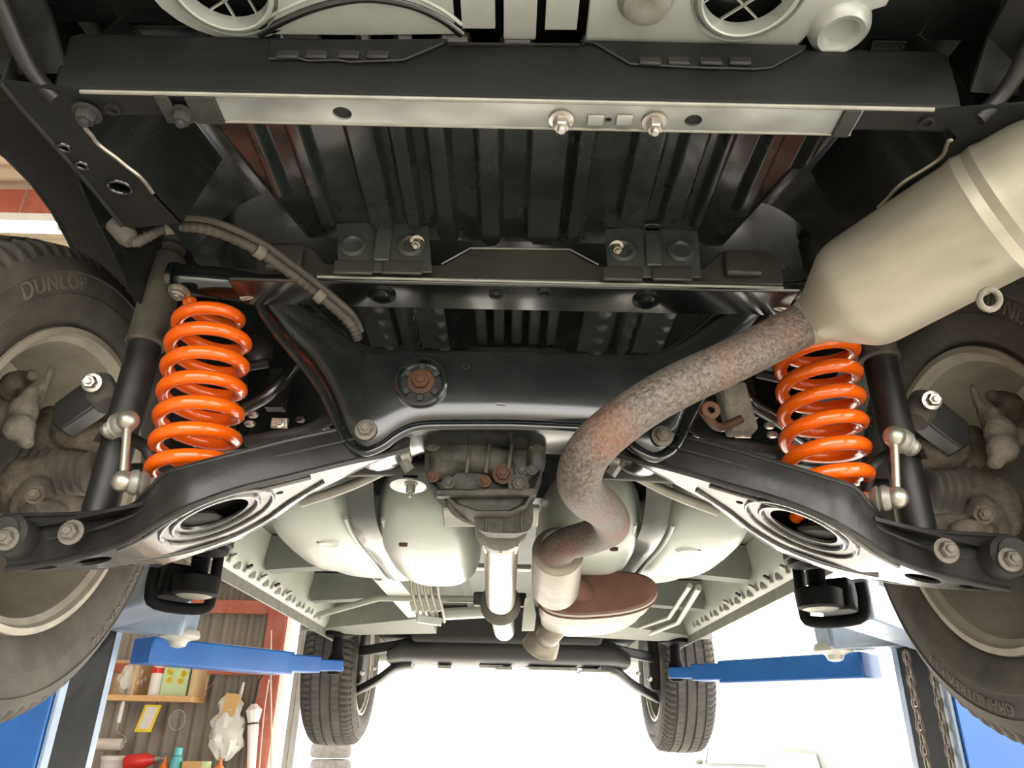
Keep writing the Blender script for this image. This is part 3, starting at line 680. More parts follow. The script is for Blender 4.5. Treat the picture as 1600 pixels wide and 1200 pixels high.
# ---------------------------------------------------------------- frame rails
def railp(px, py): return PZ(px, py, ZB)
inner = [(120, 188), (133, 192), (150, 222), (200, 258), (240, 300), (285, 348)]
outer = [(0, 128), (30, 165), (75, 215), (140, 290), (195, 358)]
inn = smooth_path([railp(*p) for p in inner], 3); out = smooth_path([railp(*p) for p in outer], 3)
for mir in (False, True):
    s = 1 if mir else -1
    rl = empty('frame_rail', (s * .44, .7, ZB), car, 'black longitudinal frame rail on the %s' % ('right' if mir else 'left'))
    near = [V(-.405, .532, ZB)]
    pl = [V(-.40, .531, ZB)] + inn + list(reversed(out))
    hl = []
    for px, py, rx in ((187, 292, .0125), (128, 258, .006), (100, 230, .006)):
        c = railp(px, py); hl.append(ellipse(c, (rx, 0, 0), (0, rx * .85, 0), 18))
    MB().plate(pl, hl, (0, 0, .004)).build('rail_bottom', 'matte_black', rl, mir=mir)
    for h in hl:
        MB().tube([p - V(0, 0, .0005) for p in h], .002, 8, closed=True).build('hole_rim', 'gloss_black', rl, mir=mir)
        MB().plate([p + V(0, 0, .012) for p in h], [], (0, 0, .001)).build('hole_back', 'void_black', rl, mir=mir)
    k = len(inn) - 1
    MB().sheet(lambda u, v: inn[round(u * k)] + V(.03 * v, 0, .10 * v), k, 2, (-.003, 0, 0)).build('rail_side', 'gloss_black', rl, mir=mir)
    k2 = len(out) - 1
    MB().sheet(lambda u, v: out[round(u * k2)] + V(-.01 * v, 0, .16 * v), k2, 2, (.003, 0, 0)).build('rail_side', 'satin_black', rl, mir=mir)
    se = []
    for i, p in enumerate(inn[2:-3]): se.append(p + V(random.uniform(-.002, .002), random.uniform(-.002, .002), -.001))
    MB().tube(smooth_path(se, 3), .0022, 6).build('sealer_bead', 'zinc', rl, 'ragged pale sealer bead', mir=mir)
    MB().tube(out, .0025, 6).build('folded_edge', 'satin_black', rl, mir=mir)
    # wheel house: dome over the wheel, inner wall
    def dome(u, v):
        a = R(44 + 128 * u); r = .415 + .012 * math.sin(math.pi * v); x = -.875 + .31 * v
        if v > .8: r -= .05 * (v - .8) / .2
        return V(x, 1.075 - r * math.cos(a), .475 + r * math.sin(a))
    wh = MB().sheet(dome, 40, 10, (0, 0, .003)).build('wheel_house', 'rough_black', car, mir=mir)
    MB().plate([V(-.565, a, b) for a, b in ((.70, .66), (.80, .62), (.95, .58), (1.48, .57), (1.48, .93), (.70, .93))], [], (.003, 0, 0)).build('inner_wing', 'floor_black', car, mir=mir)
    # quarter panel and side with two arch openings, sill skin
    arch = [V(-.88, 1.075 - .42 * math.cos(R(a)), .475 + .42 * math.sin(R(a))) for a in range(-20, 201, 10)]
    arch2 = [V(-.88, 3.75 - .40 * math.cos(R(a)), .46 + .40 * math.sin(R(a))) for a in range(-20, 201, 10)]
    side = [V(-.88, .20, .55)] + [V(-.88, p.y, max(p.z, .46)) for p in arch] + [V(-.88, p.y, max(p.z, .46)) for p in arch2] + [V(-.88, 4.5, .5), V(-.88, 4.55, .98), V(-.86, .15, 1.05)]
    MB().plate(side, [], (.004, 0, 0)).build('body_side', 'sage', car, mir=mir)
    MB().tube([p for p in arch if p.z > .47], .006, 8).build('arch_lip', 'satin_black', car, mir=mir)
# upper shell so that the underside is shaded by a whole car
shell = []
for y, hw, zt in ((.12, .78, .95), (.16, .84, 1.25), (.45, .80, 1.72), (1.2, .78, 1.80), (2.4, .78, 1.78), (3.0, .76, 1.55), (3.4, .80, 1.15), (4.3, .80, 1.02), (4.62, .70, .90)):
    zb = .99; shell.append([V(-.87, y, zb), V(-hw, y, (zb + zt) / 2 + .05), V(-hw * .86, y, zt), V(hw * .86, y, zt), V(hw, y, (zb + zt) / 2 + .05), V(.87, y, zb)])
MB().loft(shell).build('upper_body', 'sage', car)
MB().box((0, .13, .80), (1.70, .06, .40)).build('rear_bumper', 'sage', car, bevel=.03)
MB().box((0, 4.56, .62), (1.66, .08, .50)).build('front_bumper', 'sage', car, bevel=.03)
# ---------------------------------------------------------------- second cross member ahead of the trunk floor
cm = empty('floor_cross_member', (0, .90, .585), car, 'black floor cross member with raised middle and two stamped brackets')
def c8(px, py): return P(px, py, .885)
face = [(400, 432), (400, 380), (470, 378), (492, 390), (508, 412), (690, 414), (735, 388), (890, 390), (935, 415), (1095, 420), (1125, 392), (1205, 392), (1222, 410), (1225, 446)]
MB().plate([c8(*p) for p in face], [], (0, .06, 0)).build('upright_face', 'member_grey', cm, bevel=.003)
z1 = c8(800, 441).z
MB().box((.0, .9125, z1 - .004), (.80, .069, .012)).build('lower_flange', 'gloss_black', cm, bevel=.004)
MB().tube([V(-.275, .879, z1 - .002), V(.375, .879, z1 - .004)], .0030, 8).build('folded_edge', 'steel_grey', cm)
MB().tube([c8(690, 414) + V(0, -.002, 0), c8(735, 389) + V(0, -.002, 0), c8(890, 391) + V(0, -.002, 0), c8(935, 415) + V(0, -.002, 0)], .0015, 8).build('folded_edge', 'steel_grey', cm)
for px, py in ((597, 460), (1010, 468)):
    q = PZ(px, py, z1 - .010)
    MB().lathe(q, (0, 0, -1), [(0, .020), (.003, .020), (.004, .013), (.009, .012), (.010, .008), (.002, .007)], 26).build('mount_bush', 'gloss_black', cm)
for px, py in ((775, 460), (850, 457)):
    q = PZ(px, py, z1 - .010)
    MB().lathe(q, (0, 0, -1), [(-.002, .011), (.002, .010), (.0025, .007), (-.001, .006)], 20).build('flange_hole', 'void_black' if px < 800 else 'satin_black', cm)
for cx, dy in ((597, 0), (1018, 8)):
    def b8(dx, y): return P(cx + dx, y + dy, .868)
    MB().plate([b8(-72, 350), b8(-14, 346), b8(-8, 352), b8(10, 352), b8(18, 346), b8(72, 352), b8(78, 425), b8(-68, 425)], [ellipse(b8(2, 372), (.006, 0, 0), (0, 0, .0045), 12), ellipse(b8(6, 393), (.006, 0, 0), (0, 0, .0045), 12)], (0, .003, 0)).build('stamped_bracket', 'lifted_black', cm, bevel=.001)
    MB().box(b8(2, 385) + V(0, -.004, 0), (.022, .006, .055)).build('bracket_rib', 'lifted_black', cm, bevel=.002)
    for dx in (-45, 45):
        MB().lathe(b8(dx, 385), (0, -1, 0), [(0, .020), (.004, .019), (.006, .014), (.004, .010), (.001, .009)], 22).build('bracket_dimple', 'lifted_black', cm)
    bolt(cm, b8(55 if cx < 800 else -55, 378), (0, -.6, -.8), .007, 'zinc', L=.014)
    MB().lathe(b8(0, 350), (0, -.3, -1), [(-.004, .017), (.003, .016), (.004, .011), (-.002, .009)], 22).build('bracket_boss', 'gloss_black', cm)
for dx, a, b in ((-45, 402, 428), (32, 402, 428)):
    MB().box(P(597 + dx, 418, .864), (.055, .005, .022)).build('bracket_pad', 'member_grey', cm, bevel=.002)
    MB().box(P(1018 + dx, 428, .864), (.055, .005, .022)).build('bracket_pad', 'member_grey', cm, bevel=.002)
for px in (445, 1160): 
    MB().box(P(px, 402 if px < 800 else 412, .875), (.05, .012, .040)).build('side_box', 'member_grey', cm, bevel=.004)
# floor beyond: two stamped plates and a ribbed centre
bf = empty('forward_floor', (0, 1.18, .68), car, 'dark stamped floor plates glimpsed above the subframe beam')
for px0, px1, py in ((556, 692, 470), (915, 1062, 478)):
    A, B = PZ(px0, py, .68), PZ(px1, py, .68); D = PZ(px0, py + 62, .68)
    xc = (A.x + B.x) / 2; hw = (B.x - A.x) / 2
    def fn(u, v):
        x = A.x + (B.x - A.x) * u; y = A.y - .03 + .20 * v; t = (x - xc) / hw
        z = .68 - .012 * smst((.16 - abs(abs(t) - .0)) / .05) - .008 * max(0, math.sin(t * 9)) * max(0, math.sin(v * 26)) 
        z += .012 * smst((.06 - abs(abs(t) - .22)) / .03)
        return V(x, y, z)
    MB().sheet(fn, 60, 36, (0, 0, .002)).build('stamped_plate', 'lifted_black', bf, sharp=60)
A, B = PZ(735, 475, .69), PZ(882, 475, .69)
for k in range(5):
    x = A.x + (B.x - A.x) * (k + .5) / 5
    MB().box((x, A.y + .06, .70), ((B.x - A.x) / 5 * .62, .17, .022)).build('floor_rib', 'lifted_black', bf, bevel=.004)
MB().box(((A.x + B.x) / 2, A.y + .15, .66), ((B.x - A.x) * 1.15, .02, .05)).build('floor_step', 'lifted_black', bf, bevel=.006)
MB().box((0, 1.46, .58), (1.15, .04, .30)).build('tank_bulkhead', 'floor_black', bf)
# ---------------------------------------------------------------- conduit along the left
hs = smooth_path([P(192, 362, .75), P(212, 378, .755), P(248, 360, .76), P(275, 354, .765), P(330, 360, .775), P(400, 390, .80), P(455, 428, .84), P(500, 463, .86), P(545, 503, .89), P(560, 530, .915)], 20)
MB().tube(hs, [.0060 + .0010 * ((i // 2) % 2) for i in range(len(hs))], 12).build('wiring_conduit', 'conduit', car, 'brown corrugated wiring conduit arching over the left spring', sharp=80)
hs2 = [p + V(.004, -.006, .009) for p in hs[62:]]
MB().tube(hs2, .0048, 8).build('brake_pipe', 'conduit', car)
for i in (54, 102, 140): MB().lathe(hs[i] , hs[i + 1] - hs[i], [(-.006, .0095), (.006, .0095)], 16).build('conduit_clip', 'dust_sleeve', car)
MB().lathe(hs[6], hs[14] - hs[6], [(-.02, .012), (.004, .013), (.012, .010)], 16).build('conduit_grommet', 'rubber', car)
# ---------------------------------------------------------------- differential and propeller shaft
df = empty('differential', (-.03, 1.05, .29), car, 'oily cast differential housing with rusty plugs below the beam')
dout = [(662, 682), (663, 735), (672, 756), (694, 772), (712, 788), (745, 800), (800, 800), (822, 790), (838, 762), (848, 735), (850, 682)]
y1 = 1.0
o = [P(*p, y1) for p in dout]
cen = sum(o, V(0, 0, 0)) / len(o)
rg = []
for y, k in ((y1 + .012, .86), (y1, .97), (y1 + .006, 1.0), (y1 + .06, 1.0), (y1 + .10, .92)):
    rg.append([V(cen.x + (p.x - cen.x) * k, y, cen.z + (p.z - cen.z) * k) for p in o])
MB().loft(rg).build('housing', 'cast_dirty', df, sharp=50)
MB().bar(P(680, 772, 1.0), P(838, 770, 1.0), .018, .010).build('cover_flange', 'cast_dirty', df, bevel=.003)
for px, py, r, m in ((786, 741, .0100, 'rust_bolt'), (757, 752, .0060, 'rust_bolt'), (677, 745, .0055, 'rust_bolt'), (701, 754, .006, 'cast_dirty'), (815, 735, .006, 'cast_dirty'), (832, 734, .005, 'cast_dirty'), (810, 757, .010, 'cast_dirty'), (840, 690, .010, 'cast_dirty'), (676, 692, .009, 'cast_dirty')):
    bolt(df, P(px, py, y1 - .006), (0, -1, -.1), r, m, name='plug' if r > .009 else 'bolt', label='rusty plug' if m == 'rust_bolt' and r > .009 else None)
n0 = P(786, 800, 1.06)
MB().loft([supr(P(787, 800, 1.03), (1, 0, 0), (0, -.35, 1), .042, .028, 24), supr(P(787, 806, 1.08), (1, 0, 0), (0, -.35, 1), .042, .026, 24), supr(P(785, 812, 1.10), (1, 0, 0), (0, -.35, 1), .032, .026, 24)]).build('pinion_case', 'cast_dirty', df)
MB().bar(P(692, 806, 1.10), P(842, 806, 1.10), .05, .010, V(0, .3, 1)).build('support_plate', 'steel_grey', df, bevel=.003)
for px in (760, 790, 815): MB().bar(P(px, 803, 1.03), P(px, 806, 1.09), .004, .05).build('casting_fin', 'cast_dirty', df, bevel=.001)
MB().tube(smooth_path([P(700, 778, 1.02), P(712, 800, 1.04), P(740, 815, 1.08), P(770, 816, 1.1)], 4), .006, 8).build('cover_lip', 'cast_dirty', df)
ps = empty('propeller_shaft', (-.015, 1.5, .28), car, 'bare silver propeller shaft running forward under the tunnel')
p1, p2, p3 = P(783, 822, 1.16), P(782, 945, 1.74), P(788, 985, 2.2)
ax = (p2 - p1); La = ax.length
MB().lathe(p1, ax, [(0, .040), (.012, .042), (.02, .038), (.05, .033)], 24).build('flange', 'steel_grey', ps)
for k in range(8):
    a = 2 * math.pi * k / 8; _, s_, t_ = basis(ax)
    MB().bar(p1 + (s_ * math.cos(a) + t_ * math.sin(a)) * .037, p1 + ax.normalized() * .05 + (s_ * math.cos(a) + t_ * math.sin(a)) * .034, .004, .012).build('flange_fin', 'steel_grey', ps)
MB().lathe(p1 + ax.normalized() * .045, ax, [(0, .0285), (La * .15, .030), (La * .9, .033), (La - .05, .034)], 30).build('tube', 'zinc', ps)
MB().lathe(p2 - ax.normalized() * .03, ax, [(-.02, .035), (0, .042), (.012, .046), (.03, .046), (.04, .036)], 28).build('centre_bearing', 'rubber', ps, 'black rubber bearing ring')
MB().lathe(p2, p3 - p2, [(0, .030), (.1, .029), ((p3 - p2).length, .029)], 22).build('front_tube', 'steel_grey', ps)
MB().bar(P(740, 936, 1.78), P(822, 938, 1.78), .03, .03).build('bearing_bracket', 'satin_black', ps, bevel=.004)
# ---------------------------------------------------------------- saddle fuel tank
def fused(blobs, name, m, parent, vox, label=None, it=6, mir=False):
    q = MB()
    for c_, s_, e in blobs:
        n = 20; rings = []
        for i in range(1, 12):
            a = math.pi * i / 12; z = math.copysign(abs(math.cos(a)) ** e, math.cos(a)); w_ = math.sin(a) ** e
            rings.append([Vector(c_) + V(s_[0] * w_ * math.copysign(abs(math.cos(t)) ** e, math.cos(t)), s_[1] * w_ * math.copysign(abs(math.sin(t)) ** e, math.sin(t)), s_[2] * z) for t in [2 * math.pi * k / n for k in range(n)]])
        q.loft(rings)
    o = q.build(name, m, parent, label, sharp=180, mir=mir)
    r = o.modifiers.new('fuse', 'REMESH'); r.mode = 'VOXEL'; r.voxel_size = vox; r.use_smooth_shade = True
    s = o.modifiers.new('soften', 'SMOOTH'); s.iterations = it; s.factor = .5
    return o
fused([(P(722, 712, 1.02), (.052, .030, .030), .8), (P(760, 722, 1.02), (.040, .026, .022), .8), (P(690, 735, 1.02), (.022, .022, .022), .9), (P(838, 712, 1.01), (.014, .020, .030), .8), (P(788, 742, 1.015), (.022, .018, .018), .9), (P(815, 748, 1.02), (.018, .020, .016), .9)], 'cover_bulge', 'cast_dirty', df, .005, it=3)
for px in (735, 765, 800): MB().bar(P(px, 694, .992), P(px - 6, 740, .992), .005, .008, V(0, -1, 0)).build('casting_fin', 'cast_dirty', df, bevel=.001)
tk = empty('fuel_tank', (0, 1.5, .3), car, 'pale grey-green saddle fuel tank with a lobe on each side')
for mir in (False, True):
    s = 1 if mir else -1
    fused([((-.355, 1.50, .388), (.098, .25, .076), .66), ((-.155, 1.52, .378), (.098, .29, .088), .70), ((-.25, 1.69, .405), (.19, .18, .075), .5)], 'tank_lobe', 'tank', tk, .010, mir=mir)
    stp = [V(-.255, 1.16, .52), V(-.255, 1.20, .42), V(-.254, 1.26, .345), V(-.252, 1.36, .322), V(-.25, 1.55, .322), V(-.25, 1.78, .326), V(-.25, 1.88, .37)]
    stp = smooth_path(stp, 4)
    MB().sheet(lambda u, v: stp[round(u * (len(stp) - 1))] + V(.022 * (v - .5) * 2, 0, -.003 * math.sin(math.pi * v)), len(stp) - 1, 4, (0, .002, .003)).build('tank_strap', 'lifted_black', tk, 'steel tank strap', mir=mir)
    for dx in (-.033, .033): MB().tube([p + V(dx, 0, .004) for p in stp[9:]], .004, 8).build('pressed_rib', 'tank', tk, mir=mir)
    for px, py, z in ((500, 846, .318), (630, 852, .296), (513, 880, .322), (655, 897, .3)):
        q = PZ(px, py, z); MB().lathe(q + V(0, 0, .004), (0, 0, -1), [(0, .008), (.006, .007), (.0065, .004)], 16, flat=.6).build('drain_dimple', 'rust_bolt', tk, mir=mir)
    q = PZ(514, 850, .316); MB().lathe(q + V(0, 0, .004), (0, 0, -1), [(0, .026), (.006, .018), (.004, .008)], 24).build('drain_dish', 'tank', tk, mir=mir)
wp = P(638, 757, 1.10)
MB().lathe(wp, (0, -.10, -1), [(0, .027), (.003, .028), (.0035, .024)], 28).build('bracket_disc', 'silver_panel', car, 'bright round bracket plate with a hex bolt')
bolt(car, wp + V(.006, -.012, -.003), (0, -.15, -1), .007, 'steel_grey', L=.014)
MB().bar(wp + V(0, .01, .005), wp + V(0, .05, .12), .02, .02).build('bracket_post', 'satin_black', car)
# ---------------------------------------------------------------- exhaust
ex = empty('exhaust_system', (.2, 1.0, .3), car, 'long rusty exhaust with grey rear muffler and two silencers')
pth = smooth_path([P(866, 862, 1.26), P(885, 850, 1.22), P(925, 838, 1.16), P(955, 822, 1.08), P(944, 796, .99), P(916, 775, .90), P(905, 748, .84), P(922, 704, .805), P(975, 655, .795), P(1050, 608, .79), P(1160, 556, .79), P(1285, 492, .785)], 10)
MB().tube(pth, .0268, 26).build('tail_pipe', 'rust_pipe', ex, 'rust-speckled bent exhaust pipe')
A = P(1262, 505, .79); B = P(1745, 219, .530); ad = (B - A).normalized(); Lm = (B - A).length
MB().lathe(A, ad, [(-.004, .028), (.004, .031), (.012, .032), (.030, .045), (.056, .0635), (.066, .0675), (.076, .069), (Lm - .125, .071), (Lm - .115, .0735), (Lm - .105, .071), (Lm - .095, .0735), (Lm - .085, .071), (Lm - .06, .0695), (Lm + .0, .058), (Lm + .04, .035), (Lm + .05, .015)], 48, flat=1.0).build('muffler', 'aluminised', ex, 'dull silver cylindrical rear muffler', sharp=24)
for off in (.004, -.006):
    _, s_, t_ = basis(ad); q = [A + ad * h + (s_ * math.cos(R(150)) + t_ * math.sin(R(150))) * (.0700 + .0003) + t_ * off for h in (.085, Lm - .13)]
    MB().tube(q, .0014, 6).build('seam', 'aluminised', ex)
for px, py, y in ((1497, 249, .70), (1546, 468, .62)):
    q = P(px, py, y); MB().tube(ellipse(q, (.010, 0, 0), (0, -.004, .009), 16), .0032, 8, closed=True).build('hanger_tab', 'caliper', ex)
rA, rB = P(872, 858, 1.27), P(868, 917, 1.46); rd = rB - rA
MB().lathe(rA, rd, [(-.004, .030), (0, .0315), (.006, .031), (.007, .040), (.010, .0445), (rd.length, .0455), (rd.length + .012, .040), (rd.length + .03, .028)], 36).build('resonator', 'catalyst_skin', ex, 'small round silver silencer', sharp=30)
MB().lathe(rA, rd, [(-.016, .0285), (-.010, .0300), (.004, .0300)], 26).build('pipe_collar', 'aluminised', ex)
cA = P(936, 926, 1.50); cB = P(916, 975, 1.95); cdv = (cB - cA).normalized(); side_v = V(1, 0, .10).normalized(); upv = side_v.cross(cdv).normalized()
if upv.z < 0: upv = -upv
rg = []
for h, k in ((0, .80), (.004, .93), (.012, .985), (.02, 1.0), (.12, .99), (.13, 1.015), (.17, 1.015), (.18, .99), (.30, .98), (.36, .93), (.40, .80), (.43, .55)): rg.append(supr(cA + cdv * h, side_v, upv, .118 * k, .042 * k, 40, .8))
MB().loft(rg).build('catalyst', 'catalyst_skin', ex, 'wide oval silencer with pale banded skin', sharp=30)
rg = [supr(cA + cdv * h, side_v, upv, .117 * k, .041 * k, 40, .8) for h, k in ((-.006, .62), (-.004, .9), (.004, .985), (.008, .99))]
MB().tube([p + cdv * .028 for p in supr(cA, side_v, upv, .1185, .0425, 40, .8)], .003, 6, closed=True).build('seam_ring', 'rust_brown', ex)
MB().loft(rg).build('end_cap', 'rust_brown', ex, 'rust-brown end plate')
MB().tube(smooth_path([rB + rd.normalized() * .02, rB.lerp(cA, .5) + V(-.02, 0, .005), cA + V(-.03, .01, .0)], 5), .025, 18).build('link_pipe', 'rust_brown', ex)
MB().tube(smooth_path([cB + V(-.06, -.06, .01), P(862, 985, 1.85), P(850, 1000, 2.05), P(846, 998, 2.4)], 6), .03, 18).build('front_pipe', 'catalyst_skin', ex)
fl = P(850, 998, 1.95); MB().lathe(fl, (-.35, .5, -.75), [(-.02, .030), (0, .042), (.03, .047), (.034, .040), (.01, .034)], 26).build('pipe_shield', 'catalyst_skin', ex)
MB().plate([P(820, 935, 1.7), P(832, 930, 1.7), P(838, 960, 1.75), P(835, 985, 1.8), P(815, 985, 1.8), P(818, 950, 1.75)], [], (0, .012, 0)).build('shield_plate', 'sage', ex, bevel=.002)
# hanger at the right of the pipe
hg = P(1150, 640, .98)
MB().box(hg, (.042, .03, .075), M=Matrix.Rotation(R(-8), 3, 'Y')).build('hanger_rubber', 'caliper', ex, bevel=.006)
MB().tube(smooth_path([P(1098, 640, .83), P(1108, 655, .88), P(1125, 668, .95), hg + V(0, -.018, -.022)], 5), .006, 10).build('hanger_hook', 'rust_bolt', ex)
MB().lathe(P(1110, 642, .82), (0, -1, 0), [(0, .011), (.004, .011), (.004, .005), (0, .005)], 18, cap=False).build('hanger_tab', 'rust_bolt', ex)
# ---------------------------------------------------------------- cabin floor, rails, sills
pan = empty('floor_pan', (0, 2.5, .47), car, 'grey-green cabin floor pan with box rails')
MB().box((0, 2.55, .50), (1.36, 2.2, .012)).build('pan_sheet', 'grey_floor', pan)
MB().sheet(lambda u, v: V(-.16 + .32 * u, 1.4 + 2.0 * v, .47 + .10 * math.sin(math.pi * u)), 14, 6, (0, 0, .003)).build('tunnel', 'grey_floor', pan)
for mir in (False, True):
    s = 1 if mir else -1
    q = [PZ(560, 880, .375), PZ(600, 880, .375), PZ(672, 965, .375), PZ(640, 968, .375)]
    MB().plate(q, [ellipse(PZ(590, 905, .375), (.012, 0, 0), (0, .02, 0), 12), ellipse(PZ(612, 935, .375), (.008, 0, 0), (0, .014, 0), 12)], (0, 0, .11)).build('box_rail', 'sage', pan, mir=mir)
    MB().plate([PZ(640, 968, .37), PZ(672, 965, .37), PZ(682, 990, .35), PZ(560, 992, .34), PZ(470, 985, .36)], [], (0, 0, .1)).build('front_outrigger', 'sage_dusty', pan, mir=mir)
    for y, xa_, z in ((2.10, -.42, .40), (2.62, -.36, .40)): 
        MB().loft([[V(-.665, y + a, b) for a, b in ((-.05, .49), (-.03, z), (.03, z), (.05, .49))], [V(xa_, y + a, b) for a, b in ((-.05, .49), (-.03, z + .02), (.03, z + .02), (.05, .49))]]).build('outrigger', 'grey_floor', pan, mir=mir)
    sl = empty('sill', (s * .72, 2.4, .35), car, 'pale sill seam along the %s side of the floor' % ('right' if mir else 'left'))
    MB().sheet(lambda u, v: V(-.702 + .045 * v, 1.50 + 1.75 * u, .362 + .11 * v * v + .02 * v), 6, 6, (-.003, 0, 0)).build('inner_panel', 'sage', sl, mir=mir)
    MB().box((-.703, 2.38, .353), (.005, 1.76, .040)).build('pinch_weld', 'steel_grey', sl, mir=mir, bevel=.001)
    MB().box((-.79, 2.38, .48), (.17, 1.76, .10)).build('outer_skin', 'sage', sl, mir=mir, bevel=.015)
    for k in range(22):
        y = 1.54 + .062 * k
        MB().box((-.690, y, .380 + .004 * (k % 2)), (.014, .024, .020), rz=R(18 if k % 2 else -18)).build('seam_clip', 'sage_dusty', sl, mir=mir, bevel=.003)
    for k in range(7):
        y = 1.58 + .13 * k; MB().lathe((-.676, y, .39), (.6, 0, -1), [(0, .009), (.006, .009), (.007, .006)], 12).build('seam_plug', 'satin_black' if k % 2 else 'steel_grey', sl, mir=mir)
    MB().sheet(lambda u, v: V(-.66 + .3 * v, 1.30 + .35 * u, .44 + .05 * v - .03 * u), 4, 4, (0, 0, .003)).build('floor_corner', 'sage_dusty', pan, mir=mir)
# brake and fuel lines
bar_ = [PZ(500, 960, .36), PZ(592, 934, .37), PZ(760, 937, .37)]
MB().tube(bar_, .010, 10).build('cross_tube', 'sage', pan)
MB().tube([PZ(1015, 990, .36), PZ(1060, 972, .37), PZ(1092, 918, .38)], .009, 10).build('fuel_line', 'sage', pan)
MB().tube([PZ(1000, 980, .36), PZ(1045, 965, .37), PZ(1078, 915, .38)], .007, 10).build('fuel_line', 'sage', pan)
for k in range(5):
    px = 642 + k * 10
    MB().tube(smooth_path([P(px, 905, 1.98), P(px + 2, 925, 2.0), P(px + 8, 948, 2.05), P(px + 12, 972, 2.1)], 4), .0045, 8).build('fuel_line', 'zinc', pan)
    MB().bar(P(px + 1, 940, 2.0), P(px + 5, 955, 2.0), .011, .011).build('line_connector', 'sage', pan)
MB().bar(P(652, 966, 2.08), P(690, 972, 2.08), .02, .02).build('line_bracket', 'silver_panel', pan, bevel=.002)
MB().bar(P(690, 960, 2.3), P(780, 955, 2.3), .05, .03).build('tunnel_brace', 'tank', pan, bevel=.01)
MB().bar(P(720, 885, 1.9), P(830, 888, 1.9), .04, .012).build('tunnel_brace', 'sage', pan, bevel=.003)
# ---------------------------------------------------------------- front subframe and arms
fs_ = empty('front_subframe', (0, 3.4, .27), car, 'dark front subframe and engine tray silhouetted against daylight')
MB().loft([supr((x, 3.46, z), (0, 1, 0), (0, 0, 1), .16, h, 20, .6) for x, z, h in ((-.50, .30, .03), (-.44, .325, .05), (-.3, .33, .055), (0, .335, .06), (.3, .33, .055), (.46, .325, .05), (.52, .30, .03))]).build('cross_beam', 'satin_black', fs_)
MB().box((0, 3.75, .56), (1.15, .75, .36)).build('engine_block', 'rough_black', fs_, bevel=.03)
MB().box((.0, 3.28, .43), (.8, .08, .16)).build('gearbox_mount', 'rough_black', fs_, bevel=.02)
for x0, x1, z in ((-.30, -.24, .262), (-.12, -.02, .268), (-.05, .02, .262), (.09, .30, .264), (.32, .44, .26)):
    MB().box(((x0 + x1) / 2, 3.5, z), (x1 - x0, .22, .014), rz=R(4)).build('undertray_tab', 'steel_grey', fs_, bevel=.002)
for mir in (False, True):
    s = 1 if mir else -1
    fa = empty('front_lower_arm', (s * .55, 3.5, .22), car, 'dark front lower arm by the %s front wheel' % ('right' if mir else 'left'))
    pts = smooth_path([V(-.40, 3.45, .285), V(-.47, 3.46, .270), V(-.56, 3.52, .215), V(-.68, 3.62, .165)], 5)
    MB().loft([supr(p, (0, 1, 0), (.25, 0, 1), .075 - .035 * i / (len(pts) - 1), .030 - .010 * i / (len(pts) - 1), 18, .6) for i, p in enumerate(pts)]).build('arm', 'satin_black', fa, mir=mir)
    for x, z in ((-.50, .290), (-.57, .255), (-.62, .235)): MB().lathe((x, 3.44, z), (0, -1, -.2), [(0, .010), (.008, .010), (.012, .006)], 12).build('bolt', 'zinc', fa, mir=mir)
    MB().bar((-.40, 3.42, .36), (-.66, 3.55, .33), .05, .04).build('tie_rod', 'satin_black', fa, mir=mir, bevel=.008)
    MB().box((-.68, 3.68, .33), (.06, .16, .26)).build('hub_carrier', 'rough_black', fa, mir=mir, bevel=.02)
